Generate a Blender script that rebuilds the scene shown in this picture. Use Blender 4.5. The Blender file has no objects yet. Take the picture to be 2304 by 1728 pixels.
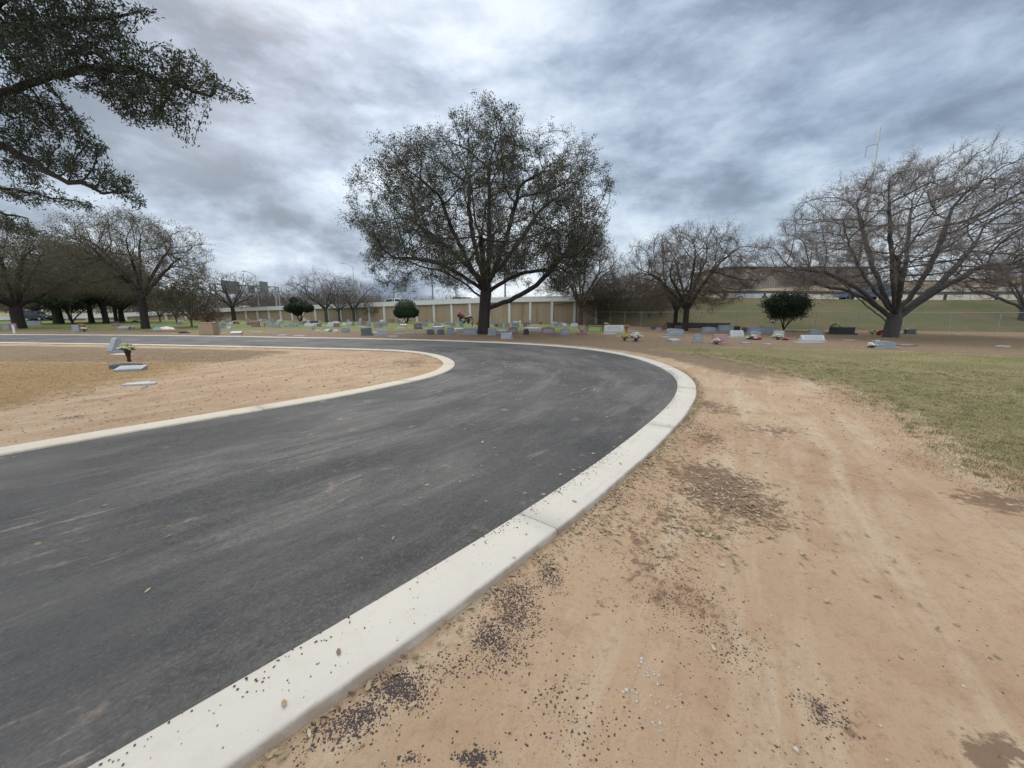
import bpy, bmesh, math, random
import numpy as np
from mathutils import Vector, Matrix
R = math.radians
C = bpy.context.scene.collection
SC = bpy.context.scene

# ------------------------------------------------------------ camera
F, CX, CY, HZ, HC = 870.0, 1152.0, 864.0, 700.0, 1.6
PITCH = math.atan((CY - HZ) / F)
cam = bpy.data.cameras.new('camera'); camo = bpy.data.objects.new('camera', cam); C.objects.link(camo)
cam.sensor_width = 36; cam.lens = F / 2304 * 36; cam.clip_start = 0.05; cam.clip_end = 6000
camo.location = (0, 0, HC); camo.rotation_euler = (R(90) - PITCH, 0, 0)
SC.camera = camo
SC.view_settings.view_transform = 'Standard'; SC.view_settings.look = 'None'
SC.view_settings.exposure = 0.30; SC.view_settings.gamma = 1.0

# ------------------------------------------------------------ world and sun
SUN_EL, SUN_AZ = 42.0, -32.0          # azimuth measured from +Y towards +X
def build_world():
    w = bpy.data.worlds.new('World'); SC.world = w; w.use_nodes = True
    nt = w.node_tree; N = nt.nodes; L = nt.links; N.clear()
    out = N.new('ShaderNodeOutputWorld'); bg = N.new('ShaderNodeBackground'); bg.inputs[1].default_value = 0.1
    sky = N.new('ShaderNodeTexSky'); sky.sky_type = 'NISHITA'; sky.sun_disc = False
    sky.sun_elevation = R(SUN_EL); sky.sun_rotation = R(SUN_AZ); sky.air_density = 1.2; sky.dust_density = 1.5
    tc = N.new('ShaderNodeTexCoord')
    def M(op, a, b=None, c=None, clamp=False):
        n = N.new('ShaderNodeMath'); n.operation = op; n.use_clamp = clamp
        for i, v in enumerate((a, b, c)):
            if v is None: continue
            if isinstance(v, (int, float)): n.inputs[i].default_value = v
            else: L.new(v, n.inputs[i])
        return n.outputs[0]
    sep = N.new('ShaderNodeSeparateXYZ'); L.new(tc.outputs['Generated'], sep.inputs[0])
    x, y, z = sep.outputs
    zz = M('ADD', M('MAXIMUM', z, 0.0), 0.75)
    comb = N.new('ShaderNodeCombineXYZ'); L.new(M('DIVIDE', x, zz), comb.inputs[0]); L.new(M('DIVIDE', y, zz), comb.inputs[1]); L.new(M('MULTIPLY', z, 1.6), comb.inputs[2])
    def noise(sc, det, rough, dist, off=(0, 0, 0), lac=2.0):
        mp = N.new('ShaderNodeMapping'); mp.inputs['Location'].default_value = off; L.new(comb.outputs[0], mp.inputs[0])
        n = N.new('ShaderNodeTexNoise'); n.inputs['Scale'].default_value = sc; n.inputs['Detail'].default_value = det
        n.inputs['Roughness'].default_value = rough; n.inputs['Distortion'].default_value = dist
        n.inputs['Lacunarity'].default_value = lac
        L.new(mp.outputs[0], n.inputs['Vector']); return n.outputs['Fac']
    big = noise(1.35, 2, 0.45, 0.0, (3.1, 1.7, 0)); mid = noise(3.8, 7, 0.56, 0.12, (0.4, 5.2, 0)); fine = noise(10.5, 7, 0.62, 0.2, (7, 2, 1))
    dens = M('ADD', M('ADD', M('MULTIPLY', big, 0.95), M('ADD', M('MULTIPLY', mid, 0.80), M('MULTIPLY', fine, 0.38))), -0.43)
    # broad lighting of the cloud deck: lit towards the hidden sun, dull to the right
    sd = Vector((math.sin(R(SUN_AZ)) * math.cos(R(SUN_EL)), math.cos(R(SUN_AZ)) * math.cos(R(SUN_EL)), math.sin(R(SUN_EL))))
    def dotv(v):
        n = N.new('ShaderNodeVectorMath'); n.operation = 'DOT_PRODUCT'; L.new(tc.outputs['Generated'], n.inputs[0]); n.inputs[1].default_value = v
        return n.outputs['Value']
    glow = M('POWER', M('MAXIMUM', dotv(sd), 0.0), 5.0)
    rightd = M('MULTIPLY', M('MAXIMUM', M('ADD', dotv(Vector((0.80, 0.35, 0.42)).normalized()), -0.55), 0.0), 1.0)
    t = M('ADD', dens, M('MULTIPLY', glow, -0.03)); t = M('ADD', t, M('MULTIPLY', rightd, 0.36))
    t = M('SUBTRACT', t, M('MULTIPLY', M('POWER', M('SUBTRACT', 1.0, M('MAXIMUM', z, 0.0)), 7.0), 0.075))
    t = M('ADD', t, M('MULTIPLY', M('MAXIMUM', M('ADD', dotv(Vector((-0.62, 0.75, 0.22)).normalized()), -0.86), 0.0), 0.45))
    ramp = N.new('ShaderNodeValToRGB'); L.new(t, ramp.inputs[0]); cr = ramp.color_ramp; cr.interpolation = 'B_SPLINE'
    cr.elements[0].position = 0.44; cr.elements[0].color = (0.82, 0.89, 0.97, 1)
    cr.elements[1].position = 0.86; cr.elements[1].color = (0.16, 0.20, 0.26, 1)
    for p, c in ((0.54, (0.64, 0.72, 0.81, 1)), (0.64, (0.46, 0.55, 0.67, 1)), (0.75, (0.29, 0.35, 0.45, 1))):
        e = cr.elements.new(p); e.color = c
    # brightness by height: an overcast sky is brightest overhead
    gain = M('ADD', M('MULTIPLY', M('SMOOTH_MIN', 1.0, M('MULTIPLY', M('MAXIMUM', M('ADD', z, -0.60), 0.0), 2.6), 0.1), 2.7), 0.95)
    gain = M('ADD', gain, M('MULTIPLY', glow, 0.06))
    back = M('MULTIPLY', M('MAXIMUM', M('MULTIPLY', y, -1.0), 0.0), 0.7)
    gain = M('ADD', gain, back)
    wm = N.new('ShaderNodeMix'); wm.data_type = 'RGBA'; wm.blend_type = 'MULTIPLY'; L.new(M('MULTIPLY', M('MAXIMUM', M('ADD', z, -0.60), 0.0), 3.5, None, True), wm.inputs['Factor']); L.new(ramp.outputs[0], wm.inputs['A']); wm.inputs['B'].default_value = (1.10, 0.98, 0.84, 1)
    mul = N.new('ShaderNodeVectorMath'); mul.operation = 'SCALE'; L.new(wm.outputs['Result'], mul.inputs[0]); L.new(M('MULTIPLY', gain, 10.0), mul.inputs['Scale'])
    # thin blue gaps where the deck is thinnest low on the left
    mix = N.new('ShaderNodeMix'); mix.data_type = 'RGBA'
    L.new(M('MULTIPLY', M('SUBTRACT', 0.60, noise(0.9, 4, 0.5, 0.2, (9, 4, 2))), 1.2, None, True), mix.inputs['Factor'])
    L.new(mul.outputs[0], mix.inputs['A']); L.new(sky.outputs[0], mix.inputs['B'])
    L.new(mix.outputs['Result'], bg.inputs[0]); L.new(bg.outputs[0], out.inputs[0])
build_world()
sl = bpy.data.lights.new('sun', 'SUN'); sl.energy = 1.2; sl.angle = R(25); sl.color = (1.0, 0.95, 0.88)
so = bpy.data.objects.new('sun', sl); C.objects.link(so)
sdv = Vector((math.sin(R(SUN_AZ)) * math.cos(R(SUN_EL)), math.cos(R(SUN_AZ)) * math.cos(R(SUN_EL)), math.sin(R(SUN_EL))))
so.rotation_euler = (-sdv).to_track_quat('-Z', 'Y').to_euler()

# ------------------------------------------------------------ helpers: positions measured in the photograph -> metres
def ray(x, y):
    u = (x - CX) / F; v = -(y - CY) / F
    return np.array([u, math.cos(PITCH) + v * math.sin(PITCH), -math.sin(PITCH) + v * math.cos(PITCH)])
def G(x, y, z=0.0):
    d = ray(x, y); t = (HC - z) / -d[2]; return (d[0] * t, d[1] * t)
def P(x, y, Y):
    d = ray(x, y); t = Y / d[1]; return (d[0] * t, Y, HC + d[2] * t)
def mpp(x, y):            # metres per photo pixel at a ground point
    g = G(x, y); return (g[1] * math.cos(PITCH) + HC * math.sin(PITCH)) / F

def tag(o, label=None, cat=None, group=None, kind=None):
    if label: o['label'] = label
    if cat: o['category'] = cat
    if group: o['group'] = group
    if kind: o['kind'] = kind
    return o
def empty(name, loc, rz=0, label=None, cat=None, group=None):
    o = bpy.data.objects.new(name, None); o.empty_display_size = 0.2; C.objects.link(o)
    o.location = loc; o.rotation_euler = (0, 0, rz); return tag(o, label, cat, group)
def link_mesh(name, me, mat=None, parent=None, smooth=False):
    if mat is not None: me.materials.append(mat)
    if smooth: me.polygons.foreach_set('use_smooth', [True] * len(me.polygons))
    o = bpy.data.objects.new(name, me); C.objects.link(o)
    if parent: o.parent = parent
    return o
def np_mesh(name, V, Fc):
    V = np.asarray(V, dtype=np.float32); me = bpy.data.meshes.new(name)
    if isinstance(Fc, np.ndarray): Fl = [Fc]
    else: Fl = [np.asarray(f) for f in Fc if len(f)]
    nl = sum(f.size for f in Fl); npoly = sum(len(f) for f in Fl)
    me.vertices.add(len(V)); me.vertices.foreach_set('co', V.ravel())
    me.loops.add(nl); me.loops.foreach_set('vertex_index', np.concatenate([f.ravel() for f in Fl]).astype(np.int32))
    tot = np.concatenate([np.full(len(f), f.shape[1]) for f in Fl]).astype(np.int32)
    st = np.concatenate([[0], np.cumsum(tot)[:-1]]).astype(np.int32)
    me.polygons.add(npoly); me.polygons.foreach_set('loop_start', st); me.polygons.foreach_set('loop_total', tot)
    me.update(calc_edges=True); return me
def copy_tree(o, parent=None):
    c = o.copy(); C.objects.link(c)
    if parent: c.parent = parent
    for ch in list(o.children): copy_tree(ch, c)
    return c
class MB:                                   # gathers simple solids into one mesh
    def __init__(s): s.v = []; s.f = []
    def add(s, v, f):
        n = len(s.v); s.v += [tuple(map(float, p)) for p in v]; s.f += [tuple(i + n for i in q) for q in f]; return s
    def box(s, cx, cy, cz, sx, sy, sz, rz=0, bev=0.0):
        c, sn = math.cos(rz), math.sin(rz); x, y, z = sx / 2, sy / 2, sz / 2; b = min(bev, x * .45, y * .45, z * .45)
        def tr(p): return (cx + p[0] * c - p[1] * sn, cy + p[0] * sn + p[1] * c, cz + p[2])
        if b <= 0:
            v = [(-x, -y, -z), (x, -y, -z), (x, y, -z), (-x, y, -z), (-x, -y, z), (x, -y, z), (x, y, z), (-x, y, z)]
            return s.add([tr(p) for p in v], [(0, 3, 2, 1), (4, 5, 6, 7), (0, 1, 5, 4), (1, 2, 6, 5), (2, 3, 7, 6), (3, 0, 4, 7)])
        ring = lambda X, Y, Z: [(-X, -Y, Z), (X, -Y, Z), (X, Y, Z), (-X, Y, Z)]
        def oct_(X, Y, Z, k): return [(-X + k, -Y, Z), (X - k, -Y, Z), (X, -Y + k, Z), (X, Y - k, Z), (X - k, Y, Z), (-X + k, Y, Z), (-X, Y - k, Z), (-X, -Y + k, Z)]
        v = oct_(x - b, y - b, -z, b * .3) + oct_(x, y, -z + b, b) + oct_(x, y, z - b, b) + oct_(x - b, y - b, z, b * .3)
        f = [tuple(range(7, -1, -1)), tuple(range(24, 32))]
        for r in range(3):
            for i in range(8): j = (i + 1) % 8; f.append((r * 8 + i, r * 8 + j, r * 8 + 8 + j, r * 8 + 8 + i))
        return s.add([tr(p) for p in v], f)
    def prism(s, prof, y0, y1, bev=0.0, shear=0.0):     # profile in xz, extruded along y (front y0); bevelled edge
        n = len(prof); pr = np.array(prof, float); cen = pr.mean(0)
        ins = cen + (pr - cen) * (1 - bev / max(1e-6, np.abs(pr - cen).max())) if bev else pr
        L = [(ins, y0), (pr, y0 + bev), (pr, y1 - bev), (ins, y1)] if bev else [(pr, y0), (pr, y1)]
        v = [(p[0], y + shear * p[1], p[1]) for q, y in L for p in q]
        f = [tuple(range(n)), tuple(reversed(range((len(L) - 1) * n, len(L) * n)))]
        for r in range(len(L) - 1):
            for i in range(n): j = (i + 1) % n; f.append((r * n + j, r * n + i, r * n + n + i, r * n + n + j))
        return s.add(v, f)
    def lathe(s, prof, seg=12, c=(0, 0, 0)):            # prof: (r, z)
        v = []; f = []
        for r, z in prof:
            for k in range(seg): a = 2 * math.pi * k / seg; v.append((c[0] + r * math.cos(a), c[1] + r * math.sin(a), c[2] + z))
        for i in range(len(prof) - 1):
            for k in range(seg): j = (k + 1) % seg; f.append((i * seg + k, i * seg + j, i * seg + seg + j, i * seg + seg + k))
        f.append(tuple(reversed(range(seg)))); f.append(tuple(range((len(prof) - 1) * seg, len(prof) * seg)))
        return s.add(v, f)
    def tube(s, pts, rad, seg=6):
        pts = [Vector(p) for p in pts]; n = len(pts); rr = rad if isinstance(rad, (list, tuple)) else [rad] * n
        v = []; f = []; u = None
        for i, p in enumerate(pts):
            d = (pts[min(i + 1, n - 1)] - pts[max(i - 1, 0)]).normalized()
            if u is None: u = d.orthogonal().normalized()
            u = (u - d * u.dot(d)).normalized(); w = d.cross(u)
            for k in range(seg): a = 2 * math.pi * k / seg; v.append(p + (u * math.cos(a) + w * math.sin(a)) * rr[i])
        for i in range(n - 1):
            for k in range(seg): j = (k + 1) % seg; f.append((i * seg + k, i * seg + j, i * seg + seg + j, i * seg + seg + k))
        f.append(tuple(reversed(range(seg)))); f.append(tuple(range((n - 1) * seg, n * seg)))
        return s.add(v, f)
    def build(s, name, mat, parent=None, smooth=False):
        me = bpy.data.meshes.new(name); me.from_pydata(s.v, [], s.f); me.update()
        return link_mesh(name, me, mat, parent, smooth)

# ------------------------------------------------------------ materials
class NT:
    def __init__(s, name):
        s.m = bpy.data.materials.new(name); s.m.use_nodes = True; s.nt = s.m.node_tree; s.N = s.nt.nodes; s.L = s.nt.links
        s.b = s.N['Principled BSDF']; s.b.inputs['Specular IOR Level'].default_value = 0.3
    def set(s, inp, v):
        if isinstance(v, (int, float)): inp.default_value = v
        elif isinstance(v, (tuple, list)): inp.default_value = tuple(v) + (1,) if len(v) == 3 and inp.type == 'RGBA' else v
        else: s.L.new(v, inp)
    def math(s, op, a, b=0.0, clamp=False):
        n = s.N.new('ShaderNodeMath'); n.operation = op; n.use_clamp = clamp; s.set(n.inputs[0], a); s.set(n.inputs[1], b); return n.outputs[0]
    def coord(s, out='Object', scale=(1, 1, 1), loc=(0, 0, 0), rot=(0, 0, 0)):
        t = s.N.new('ShaderNodeTexCoord'); m = s.N.new('ShaderNodeMapping'); s.L.new(t.outputs[out], m.inputs[0])
        m.inputs['Scale'].default_value = scale; m.inputs['Location'].default_value = loc; m.inputs['Rotation'].default_value = rot; return m.outputs[0]
    def track(s, ang, scale):
        m = s.N.new('ShaderNodeMapping'); s.L.new(s.coord(rot=(0, 0, -ang)), m.inputs[0]); m.inputs['Scale'].default_value = scale; return m.outputs[0]
    def noise(s, co, sc, det=4, rough=0.55, dist=0.0):
        n = s.N.new('ShaderNodeTexNoise'); s.L.new(co, n.inputs['Vector']); n.inputs['Scale'].default_value = sc
        n.inputs['Detail'].default_value = det; n.inputs['Roughness'].default_value = rough; n.inputs['Distortion'].default_value = dist; return n.outputs['Fac']
    def voro(s, co, sc, feat='F1'):
        n = s.N.new('ShaderNodeTexVoronoi'); s.L.new(co, n.inputs['Vector']); n.inputs['Scale'].default_value = sc; n.feature = feat; return n
    def ramp(s, fac, stops):
        n = s.N.new('ShaderNodeValToRGB'); s.L.new(fac, n.inputs[0]); cr = n.color_ramp
        for i, (p, c) in enumerate(stops):
            e = cr.elements[i] if i < 2 else cr.elements.new(p)
            e.position = p; e.color = (c, c, c, 1) if isinstance(c, (int, float)) else tuple(c) + (1,)
        return n.outputs[0]
    def mix(s, fac, a, b, mode='MIX'):
        n = s.N.new('ShaderNodeMix'); n.data_type = 'RGBA'; n.blend_type = mode
        s.set(n.inputs['Factor'], fac); s.set(n.inputs['A'], a); s.set(n.inputs['B'], b); return n.outputs['Result']
    def attr(s, name):
        n = s.N.new('ShaderNodeAttribute'); n.attribute_name = name; return n.outputs['Fac']
    def col(s, v): s.set(s.b.inputs['Base Color'], v)
    def bump(s, h, strength=0.3, dist=0.02):
        n = s.N.new('ShaderNodeBump'); n.inputs['Strength'].default_value = strength; n.inputs['Distance'].default_value = dist
        s.L.new(h, n.inputs['Height']); s.L.new(n.outputs[0], s.b.inputs['Normal'])
    def rough(s, v): s.set(s.b.inputs['Roughness'], v)
def simple(name, c, rough=0.7, var=0.25, sc=8.0, bump=0.0, metal=0.0, spec=0.3, bd=0.01):
    t = NT(name); co = t.coord(); n = t.noise(co, sc, 5, 0.6)
    t.col(t.mix(n, tuple(k * (1 - var) for k in c), tuple(min(1, k * (1 + var)) for k in c)))
    t.rough(rough); t.b.inputs['Metallic'].default_value = metal; t.b.inputs['Specular IOR Level'].default_value = spec
    if bump: t.bump(t.noise(co, sc * 4, 6, 0.65), bump, bd)
    return t.m
def leafmat(name, cols, trans=0.25):
    t = NT(name); g = t.N.new('ShaderNodeNewGeometry')
    r = t.ramp(g.outputs['Random Per Island'], [(i / (len(cols) - 1), c) for i, c in enumerate(cols)])
    t.col(r); t.rough(0.55)
    tr = t.N.new('ShaderNodeBsdfTranslucent'); t.L.new(r, tr.inputs[0]); mx = t.N.new('ShaderNodeMixShader'); mx.inputs[0].default_value = trans
    o = t.N['Material Output']; t.L.new(t.b.outputs[0], mx.inputs[1]); t.L.new(tr.outputs[0], mx.inputs[2]); t.L.new(mx.outputs[0], o.inputs[0])
    return t.m
def barkmat(name, c):
    t = NT(name); co = t.coord(scale=(1, 1, 0.25)); n = t.noise(co, 6, 6, 0.65, 0.4)
    t.col(t.mix(n, tuple(k * .55 for k in c), tuple(k * 1.5 for k in c))); t.rough(0.9)
    t.bump(t.noise(co, 22, 6, 0.7, 0.6), 0.7, 0.03); return t.m
def granite(name, c, var=0.3):
    t = NT(name); co = t.coord(); sp = t.noise(co, 90, 3, 0.8); big = t.noise(co, 2.5, 4, 0.6)
    a = t.mix(sp, tuple(k * (1 - var) for k in c), tuple(min(1, k * (1 + var)) for k in c))
    t.col(t.mix(t.ramp(big, [(0.45, 0.0), (0.75, 0.45)]), a, tuple(k * 0.6 for k in c))); t.rough(0.5)
    t.b.inputs['Specular IOR Level'].default_value = 0.4; t.bump(sp, 0.15, 0.003); return t.m

M = {}
M['granite_light'] = granite('light_granite', (0.29, 0.305, 0.32))
M['granite_pale'] = granite('pale_granite', (0.40, 0.405, 0.40), 0.2)
M['granite_grey'] = granite('grey_granite', (0.24, 0.26, 0.28))
M['granite_dark'] = granite('dark_granite', (0.10, 0.115, 0.125))
M['granite_black'] = granite('black_granite', (0.03, 0.032, 0.035))
M['granite_red'] = granite('red_granite', (0.25, 0.135, 0.125))
M['granite_pink'] = granite('pink_granite', (0.36, 0.23, 0.24))
M['white_stone'] = granite('white_stone', (0.66, 0.65, 0.62), 0.12)
M['bark'] = barkmat('bark', (0.040, 0.034, 0.030))
M['bark_grey'] = barkmat('grey_bark', (0.070, 0.066, 0.063))
M['bark_brown'] = barkmat('brown_bark', (0.085, 0.066, 0.052))
M['twig'] = simple('twig', (0.12, 0.098, 0.08), 0.9, 0.3, 2.0)
M['twig_pale'] = simple('pale_twig', (0.18, 0.155, 0.14), 0.9, 0.3, 2.0)
M['twig_red'] = simple('reddish_twig', (0.15, 0.085, 0.07), 0.9, 0.3, 2.0)
M['leaf_oak'] = leafmat('oak_leaf', [(0.026, 0.032, 0.020), (0.045, 0.054, 0.030), (0.085, 0.088, 0.050), (0.034, 0.042, 0.025)])
M['leaf_near'] = leafmat('live_oak_leaf', [(0.024, 0.036, 0.022), (0.045, 0.058, 0.036), (0.075, 0.088, 0.052), (0.034, 0.046, 0.030)], 0.22)
M['leaf_brown'] = leafmat('withered_leaf', [(0.15, 0.10, 0.06), (0.20, 0.13, 0.08), (0.12, 0.10, 0.055), (0.09, 0.085, 0.05)])
M['leaf_olive'] = leafmat('olive_leaf', [(0.075, 0.088, 0.042), (0.13, 0.115, 0.06), (0.06, 0.07, 0.036), (0.17, 0.125, 0.075)])
M['leaf_dark'] = leafmat('evergreen_leaf', [(0.012, 0.026, 0.012), (0.024, 0.044, 0.020), (0.036, 0.058, 0.026)], 0.12)
M['leaf_rust'] = leafmat('rust_leaf', [(0.15, 0.07, 0.035), (0.10, 0.055, 0.03), (0.07, 0.06, 0.03)])
M['metal_grey'] = simple('galvanised_steel', (0.30, 0.32, 0.33), 0.5, 0.15, 5, 0, 0.6)
M['metal_dark'] = simple('dark_steel', (0.03, 0.03, 0.032), 0.5, 0.2, 8, 0, 0.3)
M['rail'] = simple('weathered_rail', (0.13, 0.14, 0.14), 0.6, 0.2, 5, 0, 0.4)
M['sign_back'] = simple('sign_back', (0.16, 0.18, 0.17), 0.6, 0.15, 2)
M['wood_pole'] = simple('pole_wood', (0.08, 0.065, 0.055), 0.9, 0.3, 3)
M['tyre'] = simple('tyre_rubber', (0.015, 0.015, 0.016), 0.8)
M['glass'] = simple('car_glass', (0.02, 0.025, 0.03), 0.08, 0.1, 2, 0, 0, 0.8)
M['lamp_lens'] = simple('car_lamp', (0.6, 0.6, 0.58), 0.2)
M['lamp_red'] = simple('car_tail_lamp', (0.35, 0.02, 0.02), 0.3)
M['white_paint'] = simple('white_paint', (0.75, 0.75, 0.74), 0.4, 0.05)
M['blue_paint'] = simple('blue_grey_paint', (0.10, 0.14, 0.22), 0.3, 0.05, 2, 0, 0.2, 0.6)
M['silver_paint'] = simple('silver_paint', (0.42, 0.44, 0.46), 0.3, 0.05, 2, 0, 0.3, 0.6)
M['maroon_paint'] = simple('maroon_paint', (0.16, 0.03, 0.03), 0.35, 0.05, 2)
M['black_paint'] = simple('black_paint', (0.012, 0.012, 0.014), 0.3, 0.05, 2, 0, 0, 0.6)
M['fl_white'] = simple('white_petals', (0.72, 0.70, 0.62), 0.7, 0.1)
M['fl_cream'] = simple('lime_cream_petals', (0.55, 0.62, 0.28), 0.7, 0.25, 30)
M['fl_yellow'] = simple('yellow_petals', (0.65, 0.42, 0.12), 0.7, 0.2)
M['fl_pink'] = simple('pink_petals', (0.6, 0.30, 0.30), 0.7, 0.2)
M['fl_red'] = simple('red_petals', (0.42, 0.05, 0.05), 0.7, 0.2)
M['fl_orange'] = simple('orange_petals', (0.6, 0.2, 0.04), 0.7, 0.2)
M['vase_brown'] = simple('brown_vase', (0.06, 0.022, 0.018), 0.35, 0.3, 12)
M['vase_grey'] = simple('dark_vase', (0.05, 0.05, 0.05), 0.5, 0.2)
M['terracotta'] = simple('terracotta', (0.30, 0.11, 0.06), 0.8, 0.2)
M['tan_box'] = simple('tan_plywood', (0.32, 0.235, 0.155), 0.85, 0.12, 3, 0.1)
M['tarp_white'] = simple('white_tarp', (0.68, 0.68, 0.66), 0.6, 0.08, 4)
M['tarp_black'] = simple('black_plastic', (0.012, 0.013, 0.018), 0.45, 0.2, 4)
M['tarp_blue'] = simple('blue_tarp', (0.15, 0.36, 0.45), 0.6, 0.1, 4)

def concrete(name, c, speck=True):
    t = NT(name); co = t.coord(); a = t.noise(co, 1.3, 5, 0.6, 0.3); b = t.noise(co, 60, 4, 0.7); d = t.noise(co, 9, 5, 0.6)
    base = t.mix(a, tuple(k * .88 for k in c), tuple(k * 1.10 for k in c))
    base = t.mix(t.ramp(d, [(0.5, 0.0), (0.8, 0.35)]), base, tuple(k * f for k, f in zip(c, (0.78, 0.74, 0.68))))
    base = t.mix(t.math('MULTIPLY', b, 0.35), base, tuple(k * .7 for k in c))
    if speck:
        v = t.voro(co, 22); m = t.ramp(v.outputs['Distance'], [(0.05, 1.0), (0.12, 0.0)]); pick = t.ramp(t.noise(co, 7, 2), [(0.55, 0.0), (0.62, 1.0)])
        base = t.mix(t.math('MULTIPLY', m, pick), base, (0.12, 0.11, 0.10))
    if speck:
        em = t.math('ADD', t.attr('edge'), t.math('MULTIPLY', t.math('SUBTRACT', t.noise(co, 5, 6, 0.7), 0.5), 1.5)); base = t.mix(t.ramp(em, [(0.55, 0.0), (0.95, 0.75)]), base, (0.27, 0.20, 0.14))
        sc_ = t.noise(t.track(R(55), (0.8, 6, 1)), 2.0, 5, 0.7, 0.3); base = t.mix(t.ramp(sc_, [(0.58, 0.0), (0.72, 0.35)]), base, (0.30, 0.27, 0.24))
    t.col(base); t.rough(0.85); t.bump(t.noise(co, 130, 5, 0.7), 0.25, 0.004); return t.m
M['kerb'] = concrete('kerb_concrete', (0.50, 0.465, 0.41))
M['kerb_far'] = concrete('kerb_concrete_dusty', (0.54, 0.48, 0.39))
def wall_panel():
    t = NT('tan_wall_panel'); co = t.coord(); st = t.noise(t.coord(scale=(1.5, 1.5, 0.12)), 1.1, 5, 0.65, 0.3)
    base = t.mix(t.noise(co, 3, 6, 0.6), (0.29, 0.215, 0.145), (0.43, 0.33, 0.235))
    base = t.mix(t.ramp(st, [(0.50, 0.0), (0.72, 0.6)]), base, (0.17, 0.125, 0.085))
    t.col(base); t.rough(0.9); t.bump(t.noise(co, 12, 6, 0.7), 0.5, 0.03); return t.m
M['wall_panel'] = wall_panel()
M['wall_conc'] = concrete('wall_concrete', (0.66, 0.65, 0.62), False)
M['barrier_tan'] = concrete('tan_barrier', (0.40, 0.30, 0.19), False)
M['barrier_pale'] = concrete('pale_barrier', (0.48, 0.43, 0.34), False)
def asphalt():
    t = NT('asphalt'); co = t.coord()
    g = t.noise(co, 60, 4, 0.9); g2 = t.noise(co, 20, 6, 0.85); v = t.voro(co, 38)
    base = t.mix(t.ramp(g2, [(0.36, 0.0), (0.64, 1.0)]), (0.018, 0.018, 0.019), (0.070, 0.068, 0.067))
    base = t.mix(t.ramp(g, [(0.54, 0.0), (0.66, 0.9)]), base, (0.19, 0.182, 0.175))
    base = t.mix(t.ramp(g, [(0.30, 0.8), (0.43, 0.0)]), base, (0.010, 0.010, 0.012))
    pat = t.noise(co, 0.45, 4, 0.6, 0.3); base = t.mix(t.ramp(pat, [(0.38, 0.0), (0.66, 0.62)]), base, (0.120, 0.113, 0.108))
    # dust dragged along the lane by tyres (dirt with a shape of its own)
    grit = t.ramp(t.noise(co, 34, 5, 0.85), [(0.36, 0.25), (0.60, 1.0)])
    s1 = t.noise(t.coord('UV', (0.30, 1.0, 1)), 1.3, 5, 0.6, 0.4); s2 = t.noise(t.coord('UV', (1.1, 5.0, 1), (3, 1, 0)), 1.6, 6, 0.72, 0.4); s3 = t.noise(t.coord('UV', (1.6, 9.0, 1), (8, 4, 0)), 1.3, 6, 0.7, 0.5)
    pch = t.noise(co, 0.7, 3, 0.5)
    w1 = t.math('MULTIPLY', t.math('MULTIPLY', t.ramp(s1, [(0.44, 0.0), (0.62, 0.75)]), t.ramp(s2, [(0.34, 0.15), (0.62, 1.0)])), grit)
    w2 = t.math('MULTIPLY', t.math('MULTIPLY', t.ramp(s3, [(0.57, 0.0), (0.68, 1.0)]), t.ramp(pch, [(0.48, 0.0), (0.62, 1.0)])), grit)
    base = t.mix(w1, base, (0.225, 0.208, 0.188)); base = t.mix(w2, base, (0.36, 0.31, 0.26))
    sp = t.math('MULTIPLY', t.ramp(t.noise(co, 2.6, 5, 0.6), [(0.64, 0.0), (0.72, 0.8)]), grit); base = t.mix(sp, base, (0.33, 0.25, 0.19))
    t.col(base); t.rough(t.ramp(g, [(0.2, 0.60), (0.8, 0.95)])); t.b.inputs['Specular IOR Level'].default_value = 0.4
    h = t.math('ADD', t.math('MULTIPLY', v.outputs['Distance'], -0.9), t.math('ADD', g, g2)); t.bump(h, 0.9, 0.016); return t.m
M['asphalt'] = asphalt()
M['highway'] = simple('highway_pavement', (0.30, 0.29, 0.28), 0.85, 0.12, 1.5)
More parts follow.
